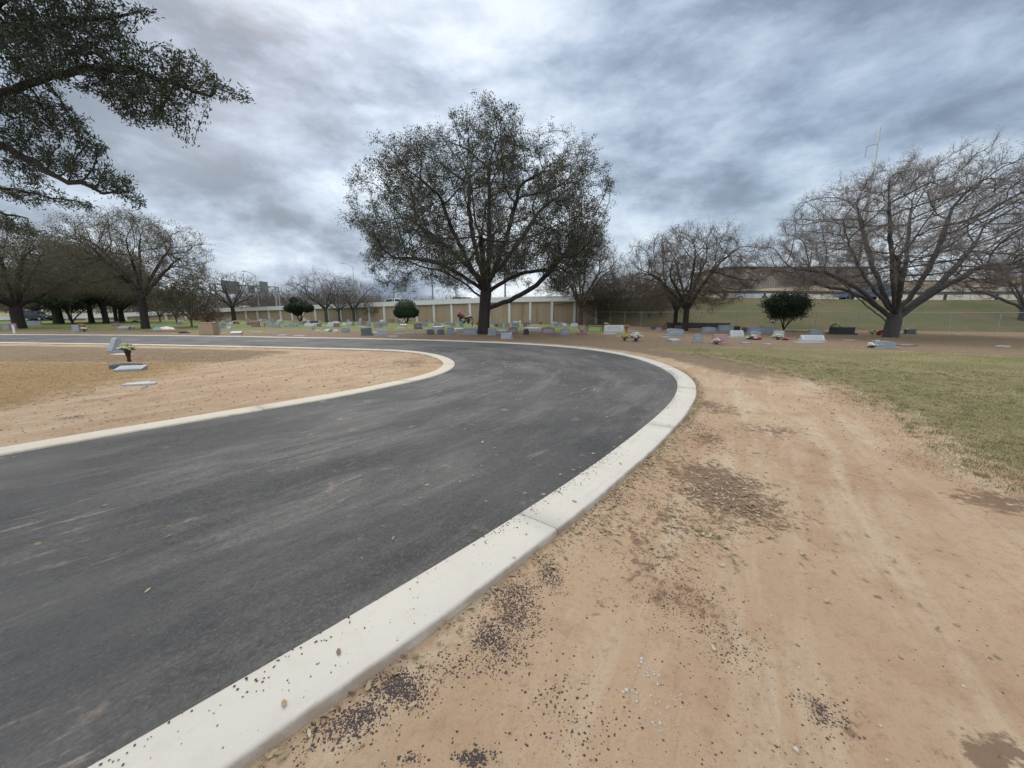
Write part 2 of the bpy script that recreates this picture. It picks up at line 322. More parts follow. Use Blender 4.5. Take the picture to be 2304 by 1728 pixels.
def ground_mat():
    t = NT('ground'); co = t.coord(); st = t.track(R(60), (0.28, 1.9, 1))
    n1 = t.noise(co, 0.35, 5, 0.6, 0.4); n2 = t.noise(co, 1.6, 6, 0.65, 0.3); n3 = t.noise(co, 14, 6, 0.7); n4 = t.noise(co, 95, 4, 0.75)
    trk = t.noise(st, 1.3, 6, 0.62, 0.35)
    dirt = t.mix(t.ramp(n1, [(0.35, 0.0), (0.65, 1.0)]), (0.36, 0.245, 0.155), (0.45, 0.325, 0.215))
    dirt = t.mix(t.ramp(trk, [(0.46, 0.0), (0.66, 0.85)]), dirt, (0.50, 0.405, 0.295))
    dirt = t.mix(t.ramp(n2, [(0.52, 0.0), (0.74, 0.75)]), dirt, (0.29, 0.165, 0.098))
    dirt = t.mix(t.ramp(n3, [(0.53, 0.0), (0.76, 0.7)]), dirt, (0.235, 0.16, 0.11))
    dirt = t.mix(t.ramp(t.noise(co, 45, 4, 0.75), [(0.56, 0.0), (0.68, 0.55)]), dirt, (0.19, 0.13, 0.09))
    dirt = t.mix(t.math('MULTIPLY', n4, 0.38), dirt, (0.25, 0.17, 0.11))
    soil = t.mix(n3, (0.085, 0.058, 0.042), (0.22, 0.14, 0.09))
    scr = t.noise(t.track(R(64), (1.3, 11, 1)), 1.5, 5, 0.7, 0.5); dirt = t.mix(t.math('MULTIPLY', t.ramp(scr, [(0.58, 0.0), (0.68, 0.6)]), t.ramp(n2, [(0.4, 0.2), (0.6, 1.0)])), dirt, (0.24, 0.165, 0.11))
    ds = t.math('ADD', t.attr('soil'), t.math('ADD', t.math('MULTIPLY', t.math('SUBTRACT', n3, 0.5), 1.9), t.math('MULTIPLY', t.math('SUBTRACT', n2, 0.5), 1.1))); base = t.mix(t.ramp(ds, [(0.48, 0.0), (0.66, 0.85)]), dirt, soil)
    lit = t.mix(t.ramp(t.noise(co, 8, 6, 0.7), [(0.3, 0.0), (0.7, 1.0)]), (0.135, 0.095, 0.062), (0.25, 0.185, 0.125))
    lit = t.mix(t.ramp(t.noise(co, 26, 4, 0.7), [(0.6, 0.0), (0.72, 0.7)]), lit, (0.34, 0.275, 0.19))
    lm = t.math('ADD', t.attr('litter'), t.math('MULTIPLY', t.math('SUBTRACT', n2, 0.5), 1.1)); base = t.mix(t.ramp(lm, [(0.35, 0.0), (0.7, 1.0)]), base, lit)
    dry = t.mix(t.ramp(t.noise(co, 9, 6, 0.7), [(0.3, 0.0), (0.7, 1.0)]), (0.17, 0.11, 0.055), (0.34, 0.23, 0.11))
    dm = t.math('ADD', t.attr('dry'), t.math('ADD', t.math('MULTIPLY', t.math('SUBTRACT', n2, 0.5), 1.5), t.math('MULTIPLY', t.math('SUBTRACT', n3, 0.5), 1.6))); base = t.mix(t.ramp(dm, [(0.38, 0.0), (0.62, 0.95)]), base, dry)
    gn = t.noise(co, 0.5, 5, 0.6, 0.5); gf = t.noise(co, 17, 5, 0.75)
    grass = t.mix(t.ramp(gn, [(0.35, 0.0), (0.65, 1.0)]), (0.165, 0.155, 0.070), (0.30, 0.255, 0.135))
    grass = t.mix(t.ramp(gf, [(0.45, 0.0), (0.75, 0.6)]), grass, (0.30, 0.25, 0.13))
    grass = t.mix(t.ramp(t.noise(co, 60, 4, 0.7), [(0.35, 0.55), (0.6, 0.0)]), grass, (0.10, 0.10, 0.042))
    grass = t.mix(t.math('MULTIPLY', t.attr('lush'), 0.85), grass, t.mix(gf, (0.085, 0.115, 0.032), (0.17, 0.19, 0.07)))
    gm = t.math('ADD', t.attr('grass'), t.math('MULTIPLY', t.math('SUBTRACT', t.noise(co, 2.4, 6, 0.7), 0.5), 0.95)); base = t.mix(t.ramp(gm, [(0.42, 0.0), (0.66, 1.0)]), base, grass)
    t.col(base); t.rough(0.95); t.b.inputs['Specular IOR Level'].default_value = 0.12
    h = t.math('ADD', t.math('MULTIPLY', n3, 1.0), t.math('MULTIPLY', n4, 0.35)); h = t.math('ADD', h, t.math('MULTIPLY', n2, 2.0)); t.bump(h, 0.8, 0.03); return t.m
M['ground'] = ground_mat()
def slope_mat():
    t = NT('embankment_grass'); co = t.coord(); n = t.noise(co, 0.35, 6, 0.62, 0.5); f = t.noise(co, 9, 6, 0.75)
    g = t.mix(t.ramp(n, [(0.36, 0.0), (0.64, 1.0)]), (0.060, 0.075, 0.026), (0.115, 0.088, 0.048))
    t.col(t.mix(t.ramp(f, [(0.4, 0.0), (0.8, 0.6)]), g, (0.15, 0.13, 0.068))); t.rough(0.95); t.bump(f, 0.8, 0.08); return t.m
M['slope'] = slope_mat()

# ------------------------------------------------------------ kerb lines and road
KZ = 0.05
def smooth_curve(pts, n, it=2):
    p = np.array(pts, float)
    for _ in range(it):                     # Chaikin corner cutting keeps the traced shape
        q = [p[0]]
        for i in range(len(p) - 1): q += [p[i] * .75 + p[i + 1] * .25, p[i] * .25 + p[i + 1] * .75]
        q.append(p[-1]); p = np.array(q)
    s = np.concatenate([[0], np.cumsum(np.hypot(*np.diff(p, axis=0).T))]); u = np.linspace(0, s[-1], n)
    return np.stack([np.interp(u, s, p[:, 0]), np.interp(u, s, p[:, 1])], 1)
def prefilter(p, k, it):
    p = p.copy()
    for _ in range(it): p[1:-1] = p[1:-1] * (1 - k) + (p[:-2] + p[2:]) * .5 * k
    return p
far_px = [(0, 752.8), (240, 753.8), (480, 756.2), (660, 759.6), (820, 762), (980, 765.6), (1100, 769.8)]
inner_px = [(1200, 774.8), (1279.6, 780.4), (1359.1, 789.7), (1418.8, 801.7), (1458.6, 813.6), (1488.4, 825.5), (1510.3, 837.5), (1522.2, 848.4), (1527.2, 863.3), (1524.2, 883.2), (1510.3, 905.1), (1486.4, 929), (1454.6, 954.8), (1414.8, 986.7), (1359.1, 1028.4), (1301.4, 1070), (1245.9, 1105), (1181.5, 1147), (1105.8, 1196.5), (969.5, 1279), (878.6, 1331), (727.2, 1419), (613.6, 1486.2), (500, 1552.4), (378.5, 1622), (189, 1728)]
W0 = [G(x, y, KZ) for x, y in far_px + inner_px]
a, b = np.array(W0[0]), np.array(W0[2]); W0.insert(0, tuple(a + (a - b) / np.linalg.norm(a - b) * 60))
a, b = np.array(W0[-1]), np.array(W0[-4]); d = (a - b) / np.linalg.norm(a - b); W0.append(tuple(a + d * 4)); W0.append(tuple(a + d * 30))
KI = prefilter(smooth_curve(W0, 900), 0.5, 30)
isl_px = [(0, 769.8), (240, 772.5), (480, 777), (660, 781), (800, 783.8), (899.5, 786.7), (959.1, 792.1), (989, 798.0), (1008, 804), (1020, 810.6), (1026, 817), (1022, 826), (1005, 836.5), (985, 843), (959.1, 851.4), (879.6, 867.3), (800, 885.2), (560, 926.3), (379.7, 955.4), (177, 989.6), (0, 1022)]
W1 = [G(x, y, KZ) for x, y in isl_px]
a, b = np.array(W1[0]), np.array(W1[2]); W1.insert(0, tuple(a + (a - b) / np.linalg.norm(a - b) * 68))
a, b = np.array(W1[-1]), np.array(W1[-3]); W1.append(tuple(a + (a - b) / np.linalg.norm(a - b) * 45))
KE = prefilter(smooth_curve(W1, 900), 0.5, 12)
def normals(p):
    d = np.gradient(p, axis=0); d /= np.linalg.norm(d, axis=1)[:, None]; return np.stack([-d[:, 1], d[:, 0]], 1)
KW = 0.355
nI = normals(KI); KO = KI + nI * KW          # left of travel (far-left -> nose -> near-left) is the outside of the bend
if KO[450][0] < KI[450][0]: nI = -nI; KO = KI + nI * KW
nE = normals(KE); KD = KE - nE * KW
if KD[450][0] > KE[450][0]: nE = -nE; KD = KE - nE * KW
def kerb(name, road, out, mat, zt):
    nrm = out - road; w = np.linalg.norm(nrm, axis=1)[:, None]; nrm = nrm / w
    prof = [(0.0, -0.12), (0.0, zt - 0.006), (0.010, zt), (KW - 0.020, zt + 0.002), (KW - 0.006, zt - 0.004), (KW, zt - 0.016), (KW + 0.004, -0.12)]
    s = np.concatenate([[0], np.cumsum(np.hypot(*np.diff(road, axis=0).T))]); step = 3.05; V = []; Q = []; Cp = []
    tot = s[-1]; nseg = int(tot / step)
    off = KSHIFT.get(name, 0.0)
    for k in range(-1, nseg + 1):
        u0, u1 = max(0, k * step + off + 0.0022), min(tot, (k + 1) * step + off - 0.0022)
        if u1 - u0 < 0.1: continue
        m = max(3, int((u1 - u0) / 0.22)); us = np.linspace(u0, u1, m)
        bx = np.interp(us, s, road[:, 0]); by = np.interp(us, s, road[:, 1]); nx = np.interp(us, s, nrm[:, 0]); ny = np.interp(us, s, nrm[:, 1])
        n0 = len(V)
        for i in range(m):
            wob = 0.004 * math.sin(us[i] * 1.7) + 0.003 * math.sin(us[i] * 4.1)
            for q, (t_, z) in enumerate(prof): V.append((bx[i] + nx[i] * (t_ + (wob if q > 2 else 0)), by[i] + ny[i] * (t_ + (wob if q > 2 else 0)), z))
        P_ = len(prof)
        for i in range(m - 1):
            for j in range(P_ - 1): Q.append((n0 + i * P_ + j, n0 + i * P_ + j + 1, n0 + (i + 1) * P_ + j + 1, n0 + (i + 1) * P_ + j))
        Cp.append(tuple(range(n0, n0 + P_))); Cp.append(tuple(reversed(range(n0 + (m - 1) * P_, n0 + m * P_))))
    me = np_mesh(name, V, [np.array(Q), np.array(Cp)]); at = me.attributes.new('edge', 'FLOAT', 'POINT'); at.data.foreach_set('value', np.tile(np.array([.55, .55, .3, .25, .6, .85, 1.0], np.float32), len(V) // 7)); o = link_mesh(name, me, mat); return tag(o, kind='structure')
jp = np.array(G(1184.4, 1147.4, KZ)); sI = np.concatenate([[0], np.cumsum(np.hypot(*np.diff(KI, axis=0).T))])
KSHIFT = {'kerb': sI[np.argmin(np.hypot(*(KI - jp).T))] % 3.05, 'island_kerb': 0.6}
kerb('kerb', KI, KO, M['kerb'], KZ); kerb('island_kerb', KE, KD, M['kerb_far'], KZ)

def road_strip():
    # pair points of both kerb lines: each gets a fraction keyed at the ends and the nose
    ai = np.argmax(KE[:, 0]); sE = np.concatenate([[0], np.cumsum(np.hypot(*np.diff(KE, axis=0).T))])
    d2 = np.hypot(*(KI - (KE[ai] + np.array([4.6, 0.6]))).T); bi = np.argmin(d2)
    keysE = [0, sE[ai] * .80, sE[ai] - 1.4, sE[ai], sE[ai] + 1.4, sE[ai] + (sE[-1] - sE[ai]) * .2, sE[-1]]
    keysI = []
    for k in keysE:
        p = np.array([np.interp(k, sE, KE[:, 0]), np.interp(k, sE, KE[:, 1])])
        keysI.append(sI[np.argmin(np.hypot(*(KI - p).T))])
    keysI[0] = 0; keysI[3] = sI[bi]; keysI[2] = sI[bi] - 5.0; keysI[4] = sI[bi] + 5.0; keysI[-1] = sI[-1]
    keysI = list(np.maximum.accumulate(keysI))
    T = np.linspace(0, 6, 700); u = np.interp(T, range(7), keysE); w = np.interp(T, range(7), keysI)
    k9 = np.ones(41) / 41; u = np.concatenate([u[:20], np.convolve(u, k9, 'valid'), u[-20:]]); w = np.concatenate([w[:20], np.convolve(w, k9, 'valid'), w[-20:]])
    A = np.stack([np.interp(w, sI, KI[:, 0]), np.interp(w, sI, KI[:, 1])], 1); B = np.stack([np.interp(u, sE, KE[:, 0]), np.interp(u, sE, KE[:, 1])], 1)
    m = 14; V = []; UV = []; arc = np.concatenate([[0], np.cumsum(np.hypot(*np.diff((A + B) / 2, axis=0).T))])
    for i in range(len(A)):
        wd = np.hypot(*(A[i] - B[i])); dd = (A[i] - B[i]) / wd
        a_ = A[i] + dd * 0.03; b_ = B[i] - dd * 0.03
        for j in range(m + 1):
            f = j / m; p = b_ * (1 - f) + a_ * f; V.append((p[0], p[1], 0.026 + 0.035 * math.sin(math.pi * f) * 0.4)); UV.append((arc[i], f * 5.4))
    idx = lambda i, j: i * (m + 1) + j
    Q = np.array([(idx(i, j), idx(i + 1, j), idx(i + 1, j + 1), idx(i, j + 1)) for i in range(len(A) - 1) for j in range(m)])
    me = np_mesh('road', V, Q); uvl = me.uv_layers.new(name='UVMap'); UV = np.array(UV, np.float32)
    uvl.data.foreach_set('uv', UV[Q.ravel()].ravel())
    tag(link_mesh('road', me, M['asphalt'], None, True), kind='structure')
road_strip()

# ------------------------------------------------------------ terrain
def in_poly(X, Y, poly):
    x, y = X.ravel(), Y.ravel(); ins = np.zeros(len(x), bool); n = len(poly)
    for i in range(n):
        x0, y0 = poly[i]; x1, y1 = poly[(i + 1) % n]
        c = ((y0 > y) != (y1 > y)); 
        if y1 != y0: ins ^= c & (x < (x1 - x0) * (y - y0) / (y1 - y0) + x0)
    return ins.reshape(X.shape)
def sdist(X, Y, poly, closed=True):
    x, y = X.ravel(), Y.ravel(); best = np.full(len(x), 1e9); n = len(poly)
    for i in range(n if closed else n - 1):
        ax, ay = poly[i]; bx, by = poly[(i + 1) % n]; dx, dy = bx - ax, by - ay; L2 = dx * dx + dy * dy + 1e-12
        t = np.clip(((x - ax) * dx + (y - ay) * dy) / L2, 0, 1); best = np.minimum(best, np.hypot(x - ax - t * dx, y - ay - t * dy))
    best = best.reshape(X.shape)
    return np.where(in_poly(X, Y, poly), -best, best) if closed else best
def ss(e0, e1, v): t = np.clip((v - e0) / (e1 - e0), 0, 1); return t * t * (3 - 2 * t)
ROADPOLY = [tuple(p) for p in KO[::9]] + [tuple(p) for p in KD[::-9]]
ISLPOLY = [tuple(p) for p in KD[::6]]
GRASS_R = [G(*p) for p in [(1400, 785), (1480, 791), (1560, 800), (1650, 816), (1750, 840), (1850, 872), (1920, 905), (2000, 955), (2080, 1010), (2160, 1060), (2304, 1125)]] + [(9.5, 3.4), (60, 1), (60, 14)] + [G(*p) for p in [(2304, 800), (2000, 786), (1700, 780), (1500, 779)]]
def hsum(x, y, seed=0):
    r = random.Random(seed); h = 0
    for k in range(7):
        a = r.uniform(0, 6.28); f = 0.5 * 1.55 ** k; h = h + np.sin((x * math.cos(a) + y * math.sin(a)) * f + r.uniform(0, 6.28)) / (1.35 ** k)
    return h / 3.0
def ground_h(X, Y):
    z = -0.012 + 0.017 * hsum(X, Y, 3) + 0.0045 * hsum(X * 4.3, Y * 4.3, 14)
    dI = sdist(X, Y, ISLPOLY); z = z + 0.032 * ss(0.05, -0.6, dI) + 0.02 * ss(0, -3, dI) * hsum(X * 1.3, Y * 1.3, 8)
    dR = sdist(X, Y, ROADPOLY); z = z + 0.018 * ss(0.6, 0.0, dR); z = np.where(dR < -0.16, -0.07, z)
    return z
def build_ground():
    def axis(a, b, st, lo, hi, g=1.14):
        c = list(np.arange(a, b + 1e-6, st)); s = st; v = a
        left = []
        while v > lo: s *= g; v -= s; left.append(v)
        s = st; v = b; right = []
        while v < hi: s *= g; v += s; right.append(v)
        return np.array(left[::-1] + c + right)
    xs = np.unique(np.concatenate([axis(-7, 9, 0.12, -3500, 3500, 1.035)])); ys = axis(0.2, 9.5, 0.12, -600, 4500, 1.035)
    X, Y = np.meshgrid(xs, ys); Z = np.full(X.shape, 0.0); near = (np.abs(X) < 90) & (Y > -30) & (Y < 70)
    Z[near] = ground_h(X[near], Y[near])
    flat = ~near; Z[flat] = -0.02
    grass = np.zeros(X.shape); litter = np.zeros(X.shape); lush = np.zeros(X.shape); dry = np.zeros(X.shape); soil = np.zeros(X.shape)
    n = near; x, y = X[n], Y[n]
    dR = sdist(x, y, ROADPOLY); dI = sdist(x, y, ISLPOLY); dK = sdist(x, y, [tuple(p) for p in KO[::9]], False)
    g = ss(0.5, -1.6, sdist(x, y, GRASS_R)) * 1.0
    bt = np.interp(x, [-90, -40, -20, 0, 8, 20, 40, 90], [35, 34, 33, 31, 26, 24, 21, 12])      # litter band beyond the road
    beyond = (dI > 0) & (y > 2.5) & (dR > 0); bw = ss(8, 15, y + 0.35 * x)
    l = np.where(beyond, ss(0.25, 1.6, dK) * 0.95 * bw, 0)
    l = l * (1 - 0.9 * g)
    gfar = np.where(beyond & (x < 9), ss(-1.5, 3, y - bt) * 0.85, 0); gfar = np.maximum(gfar, np.where(beyond & (x < -18), 0.52 * ss(0.4, 2, dK), 0))
    dr = np.where((dI < -0.4), ss(-6.8, -10.5, x + 0.15 * (y - 8)) * ss(0.5, 2.2, -dI) * ss(16.5, 12.5, y) * 0.95, 0)
    so_ = np.zeros(len(x))
    for px, py, rx, ry, s_ in [(1619, 1090, 120, 70, .9), (1540, 1340, 90, 90, .45), (1610, 915, 70, 20, .7), (1590, 985, 60, 40, .6), (1730, 965, 90, 25, .6), (1460, 1230, 120, 80, .5), (2250, 1700, 110, 70, 1.1), (2245, 1125, 120, 35, .8), (1880, 1600, 80, 90, .45), (1850, 1050, 110, 40, .35), (930, 818, 90, 16, .6), (150, 905, 220, 14, .5), (400, 800, 250, 10, .4), (1150, 1370, 80, 70, .5), (1880, 900, 120, 25, .3), (1400, 1240, 110, 90, .5), (1490, 1150, 110, 60, .5), (1340, 1350, 90, 70, .45), (1700, 1020, 120, 30, .45)]:
        cx, cy = G(px, py); ex = abs(G(px + rx, py)[0] - cx); ey = abs(G(px, py - ry)[1] - cy)
        so_ = np.maximum(so_, s_ * np.exp(-(((x - cx) / ex) ** 2 + ((y - cy) / ey) ** 2)))
    lush[n] = np.where(x < 22, ss(-1, 5, y - bt), 0) * beyond; li = ss(-7.5, -9.5, x) * ss(11.2, 12.6, y) * ss(-.5, -1.2, dI) * .75; dr = dr * (1 - li); grass[n] = np.maximum(g, gfar); litter[n] = np.maximum(l, li); dry[n] = dr; soil[n] = so_
    grass[flat] = 0.8
    ny, nx = X.shape; idx = np.arange(ny * nx).reshape(ny, nx)
    Q = np.stack([idx[:-1, :-1], idx[:-1, 1:], idx[1:, 1:], idx[1:, :-1]], -1).reshape(-1, 4)
    me = np_mesh('ground', np.stack([X, Y, Z], -1).reshape(-1, 3), Q)
    for nm, arr in (('grass', grass), ('litter', litter), ('dry', dry), ('soil', soil), ('lush', lush)):
        at = me.attributes.new(nm, 'FLOAT', 'POINT'); at.data.foreach_set('value', arr.ravel().astype(np.float32))
    tag(link_mesh('ground', me, M['ground'], None, True), kind='structure')
build_ground()


# embankment, highway deck
FOOT = [G(1344, 729), G(1450, 735.5), G(1600, 739), G(1800, 742), G(2000, 744.5), G(2304, 748)]
a_, b_ = np.array(FOOT[-1]), np.array(FOOT[-2]); FOOT.append(tuple(a_ + (a_ - b_) / np.linalg.norm(a_ - b_) * 45))
WALLPX = [(-200, 721.5, 714), (60, 721, 710.5), (200, 720.5, 707.5), (320, 720, 702.5), (480, 719, 694), (560, 719.4, 691.3), (640, 720.3, 688.5), (758, 722, 684), (860, 723.3, 680), (960, 724.4, 675), (1100, 726, 669.5), (1235, 727.3, 666), (1344, 728.2, 665)]
WALL = [(*G(x, yb), P(x, yt, G(x, yb)[1])[2]) for x, yb, yt in WALLPX]
EDGE = []                                        # outer edge of the highway deck: (x, y, z)
for (fx, fy), z, w_ in zip(FOOT, [3.15, 3.15, 3.05, 2.95, 2.8, 2.65, 2.4], [0.3, 5.0, 8.5, 9, 9, 9, 9]):
    i = FOOT.index((fx, fy)); p0 = np.array(FOOT[max(0, i - 1)]); p1 = np.array(FOOT[min(len(FOOT) - 1, i + 1)]); d = (p1 - p0) / np.linalg.norm(p1 - p0)
    n = np.array([-d[1], d[0]]); n = n if n[1] > 0 else -n; EDGE.append((fx + n[0] * w_, fy + n[1] * w_, z))
DECK = [(x, y, z - 1.2) for x, y, z in WALL[:-1]] + EDGE
def resample(p, st):
    p = np.array(p, float); s = np.concatenate([[0], np.cumsum(np.linalg.norm(np.diff(p[:, :2], axis=0), axis=1))]); n = max(2, int(s[-1] / st) + 1); u = np.linspace(0, s[-1], n)
    return np.stack([np.interp(u, s, p[:, k]) for k in range(p.shape[1])], 1)
def offs(p, d):
    t = np.gradient(p[:, :2], axis=0); t /= np.linalg.norm(t, axis=1)[:, None]; n = np.stack([-t[:, 1], t[:, 0]], 1); q = p.copy(); q[:, :2] += n * d; return q
def strip(name, rows, mat, kind='structure', parent=None, smooth=True):
    n = len(rows[0]); V = np.concatenate(rows); Q = np.array([(r * n + i, r * n + i + 1, (r + 1) * n + i + 1, (r + 1) * n + i) for r in range(len(rows) - 1) for i in range(n - 1)])
    o = link_mesh(name, np_mesh(name, V, Q), mat, parent, smooth)
    return tag(o, kind=kind) if kind else o
foot = resample([(x, y, 0) for x, y in FOOT], 1.0); edge = resample(EDGE, 1.0); m_ = min(len(foot), len(edge))
foot = resample(foot, np.linalg.norm(np.diff(foot[:, :2], axis=0), axis=1).sum() / 90 * .9999)[:91]; edge = resample(edge, np.linalg.norm(np.diff(edge[:, :2], axis=0), axis=1).sum() / 90 * .9999)[:91]
rows = []
for k in range(9):
    f = k / 8; q = foot * (1 - f) + edge * f; q[:, 2] = edge[:, 2] * (f ** 1.15) - (0.25 if k == 0 else 0) + 0.07 * hsum(q[:, 0] * 1.2, q[:, 1] * 1.2, 5) * (k not in (0, 8)); rows.append(q)
strip('embankment', rows, M['slope'])
deck = resample(DECK, 1.5); strip('highway', [offs(deck, 0.02), offs(deck, 17.0)], M['highway'])
back = resample(DECK, 3.0)
bk = [offs(back, 17.0), offs(back, 30.0)]; bk[1][:, 2] = -0.2; strip('far_embankment', bk, M['slope'])

# ------------------------------------------------------------ retaining wall
wl = empty('retaining_wall', (WALL[-1][0], WALL[-1][1], 0), 0, 'long tan panelled retaining wall with pale concrete pilasters and coping, carrying the highway', 'wall')
wallp = resample(WALL, 2.95); wo = Vector((WALL[-1][0], WALL[-1][1], 0))
M['coping'] = M['wall_conc']
def oriented(a, b, t0, t1, z0a, z0b, z1a, z1b, ox):      # slab between plan points a and b; front face offset t0 towards the camera
    a = np.array(a[:2]); b = np.array(b[:2]); d = (b - a) / np.linalg.norm(b - a); n = np.array([d[1], -d[0]]); 
    if n[1] > 0: n = -n
    v = []
    for p, za, zb in ((a, z0a, z1a), (b, z0b, z1b)):
        for t in (t0, t1):
            for z in (za, zb): q = p + n * t; v.append((q[0] - ox[0], q[1] - ox[1], z))
    return v, [(0, 1, 3, 2), (4, 6, 7, 5), (0, 4, 5, 1), (2, 3, 7, 6), (1, 5, 7, 3), (0, 2, 6, 4)]
for i in range(len(wallp) - 1):
    a, b = wallp[i], wallp[i + 1]
    mb = MB(); mb.add(*oriented(a, b, 0.0, -0.4, -0.2, -0.2, a[2] - 0.58, b[2] - 0.58, wo)); mb.build('panel', M['wall_panel'], wl).location = (0, 0, 0)
    if i % 3: continue
    b = wallp[min(i + 3, len(wallp) - 1)]
    mb = MB(); mb.add(*oriented(a, b, 0.20, -0.5, a[2] - 0.575, b[2] - 0.575, a[2], b[2], wo)); mb.add(*oriented(a, b, 0.28, 0.203, a[2] - 0.70, b[2] - 0.70, a[2] - 0.50, b[2] - 0.50, wo)); mb.build('coping', M['coping'], wl)
for i in range(len(wallp)):
    a = wallp[i]; d = (wallp[min(i + 1, len(wallp) - 1)] - wallp[max(0, i - 1)])[:2]; d /= np.linalg.norm(d)
    if i == len(wallp) - 1: a = a.copy(); a[:2] -= d * 0.2
    mb = MB(); mb.add(*oriented(a[:2] - d * 0.16, a[:2] + d * 0.16, 0.16, -0.45, -0.2, -0.2, a[2] - 0.702, a[2] - 0.702, wo)); mb.build('pilaster', M['wall_conc'], wl)
# barrier on the far side of the highway, to the right
fb = resample([(x, y, z) for x, y, z in DECK[-7:]], 1.0); B0 = offs(fb, 14.2)
bo = empty('concrete_barrier', tuple(B0[0]), 0, 'long two-tone tan concrete barrier wall on the far side of the highway', 'barrier')
def zrow(p, zs): q = p.copy(); q[:, 2] = zs; q -= np.array(B0[0]); return q
top = np.interp(B0[:, 0], [18, 32, 47, 60, 90], [3.55, 4.55, 5.2, 5.55, 5.9]); mid = np.interp(B0[:, 0], [18, 32, 47, 60, 90], [3.3, 3.95, 4.4, 4.7, 5.0]); b2 = offs(B0, 0.5); b3 = offs(B0, -0.18)
strip('lower_wall', [zrow(b3, B0[:, 2] - 0.3), zrow(b3, mid), zrow(B0, mid + 0.002)], M['barrier_pale'], None, bo, False); strip('upper_wall', [zrow(B0, mid - 0.3), zrow(B0, top), zrow(b2, top), zrow(b2, B0[:, 2] - 0.3)], M['barrier_tan'], None, bo, False)

# guard rail
gp = offs(resample(EDGE, 1.9), 0.35); gr = empty('guard_rail', tuple(gp[0]), 0, 'galvanised steel guard rail on posts along the top of the grass embankment', 'guard rail')
prof = [(0, .82), (.07, .79), (.0, .71), (.0, .64), (.07, .57), (0, .52)]
rows = []
for t_, z in prof: q = offs(gp, -t_); q[:, 2] += z; rows.append(q - gp[0])
strip('rail', rows, M['rail'], None, gr, False)
for i, p in enumerate(gp):
    if i % 2 == 0: MB().box(p[0] - gp[0][0], p[1] - gp[0][1] + .12, p[2] - gp[0][2] + .38, .15, .2, .86, 0, .01).build('post', M['wood_pole'], gr)

# chain link fence at the foot of the embankment
fl = resample([(x - 0.15, y - 0.6, 0) for x, y in FOOT], 2.9); fe = empty('chain_link_fence', tuple(fl[0]), 0, 'low chain link fence with thin steel posts below the grass embankment', 'fence')
for i, p in enumerate(fl):
    if i < 40: MB().tube([Vector(p - fl[0]) + Vector((0, 0, -.1)), Vector(p - fl[0]) + Vector((0, 0, 1.5))], 0.028, 6).build('post', M['metal_grey'], fe)
MB().tube([Vector(p - fl[0]) + Vector((0, 0, 1.5)) for p in fl], 0.024, 5).build('top_rail', M['metal_grey'], fe)
V = []; Fq = []
L_ = resample(fl, 0.16)                       # diamond mesh wires
for i in range(0, min(len(L_) - 10, 420)):
    for sgn in (1, -1):
        a = L_[i] - fl[0]; j = i + 8 if sgn > 0 else i; k = i if sgn > 0 else i + 8
        p0 = np.array(L_[i] - fl[0]); p1 = np.array(L_[i + 9] - fl[0]); z0, z1 = (0.03, 1.47) if sgn > 0 else (1.47, 0.03); n = len(V); w_ = .0022
        V += [(p0[0], p0[1], z0 - w_), (p1[0], p1[1], z1 - w_), (p1[0], p1[1], z1 + w_), (p0[0], p0[1], z0 + w_)]; Fq.append((n, n + 1, n + 2, n + 3))
link_mesh('wire_mesh', np_mesh('wire_mesh', V, np.array(Fq)), M['metal_grey'], fe)

# ------------------------------------------------------------ trees
def colonize(rng, seeds, att, D, di, dk, trop=(0, 0, 0.05), maxn=9000, jit=0.12, iters=260):
    pos = []; par = []
    for ln in seeds:                             # ln = (parent index or -1, [points])
        p = ln[0]
        for q in ln[1]: pos.append(q); par.append(p); p = len(pos) - 1
    pos = [np.array(p, float) for p in pos]; A = att.copy(); Pn = np.array(pos)
    nd = np.full(len(A), 1e9); ni = np.zeros(len(A), int)
    for i, p in enumerate(Pn):
        d = np.linalg.norm(A - p, axis=1); m = d < nd; nd[m] = d[m]; ni[m] = i
    trop = np.array(trop); seen = set()
    for it in range(iters):
        keep = nd > dk; A, nd, ni = A[keep], nd[keep], ni[keep]
        act = nd < di
        if not act.any() or len(pos) > maxn: break
        P_ = np.array(pos); idx = ni[act]; d = A[act] - P_[idx]; d /= np.linalg.norm(d, axis=1)[:, None] + 1e-9
        acc = np.zeros((len(pos), 3)); cnt = np.zeros(len(pos)); np.add.at(acc, idx, d); np.add.at(cnt, idx, 1)
        u = np.nonzero(cnt)[0]; new = []
        for i in u:
            v = acc[i] / cnt[i]; v = v / (np.linalg.norm(v) + 1e-9)
            if par[i] >= 0: w = pos[i] - pos[par[i]]; v = v + 0.45 * w / (np.linalg.norm(w) + 1e-9)
            v = v + trop + rng.normal(0, jit, 3); v /= np.linalg.norm(v) + 1e-9; q = pos[i] + v * D
            key = (i, tuple(np.round(q / (D * .25)).astype(int)))
            if key in seen: continue
            seen.add(key); new.append((i, q))
        if not new: break
        for i, q in new:
            pos.append(q); par.append(i); d = np.linalg.norm(A - q, axis=1); m = d < nd; nd[m] = d[m]; ni[m] = len(pos) - 1
    return np.array(pos), np.array(par)
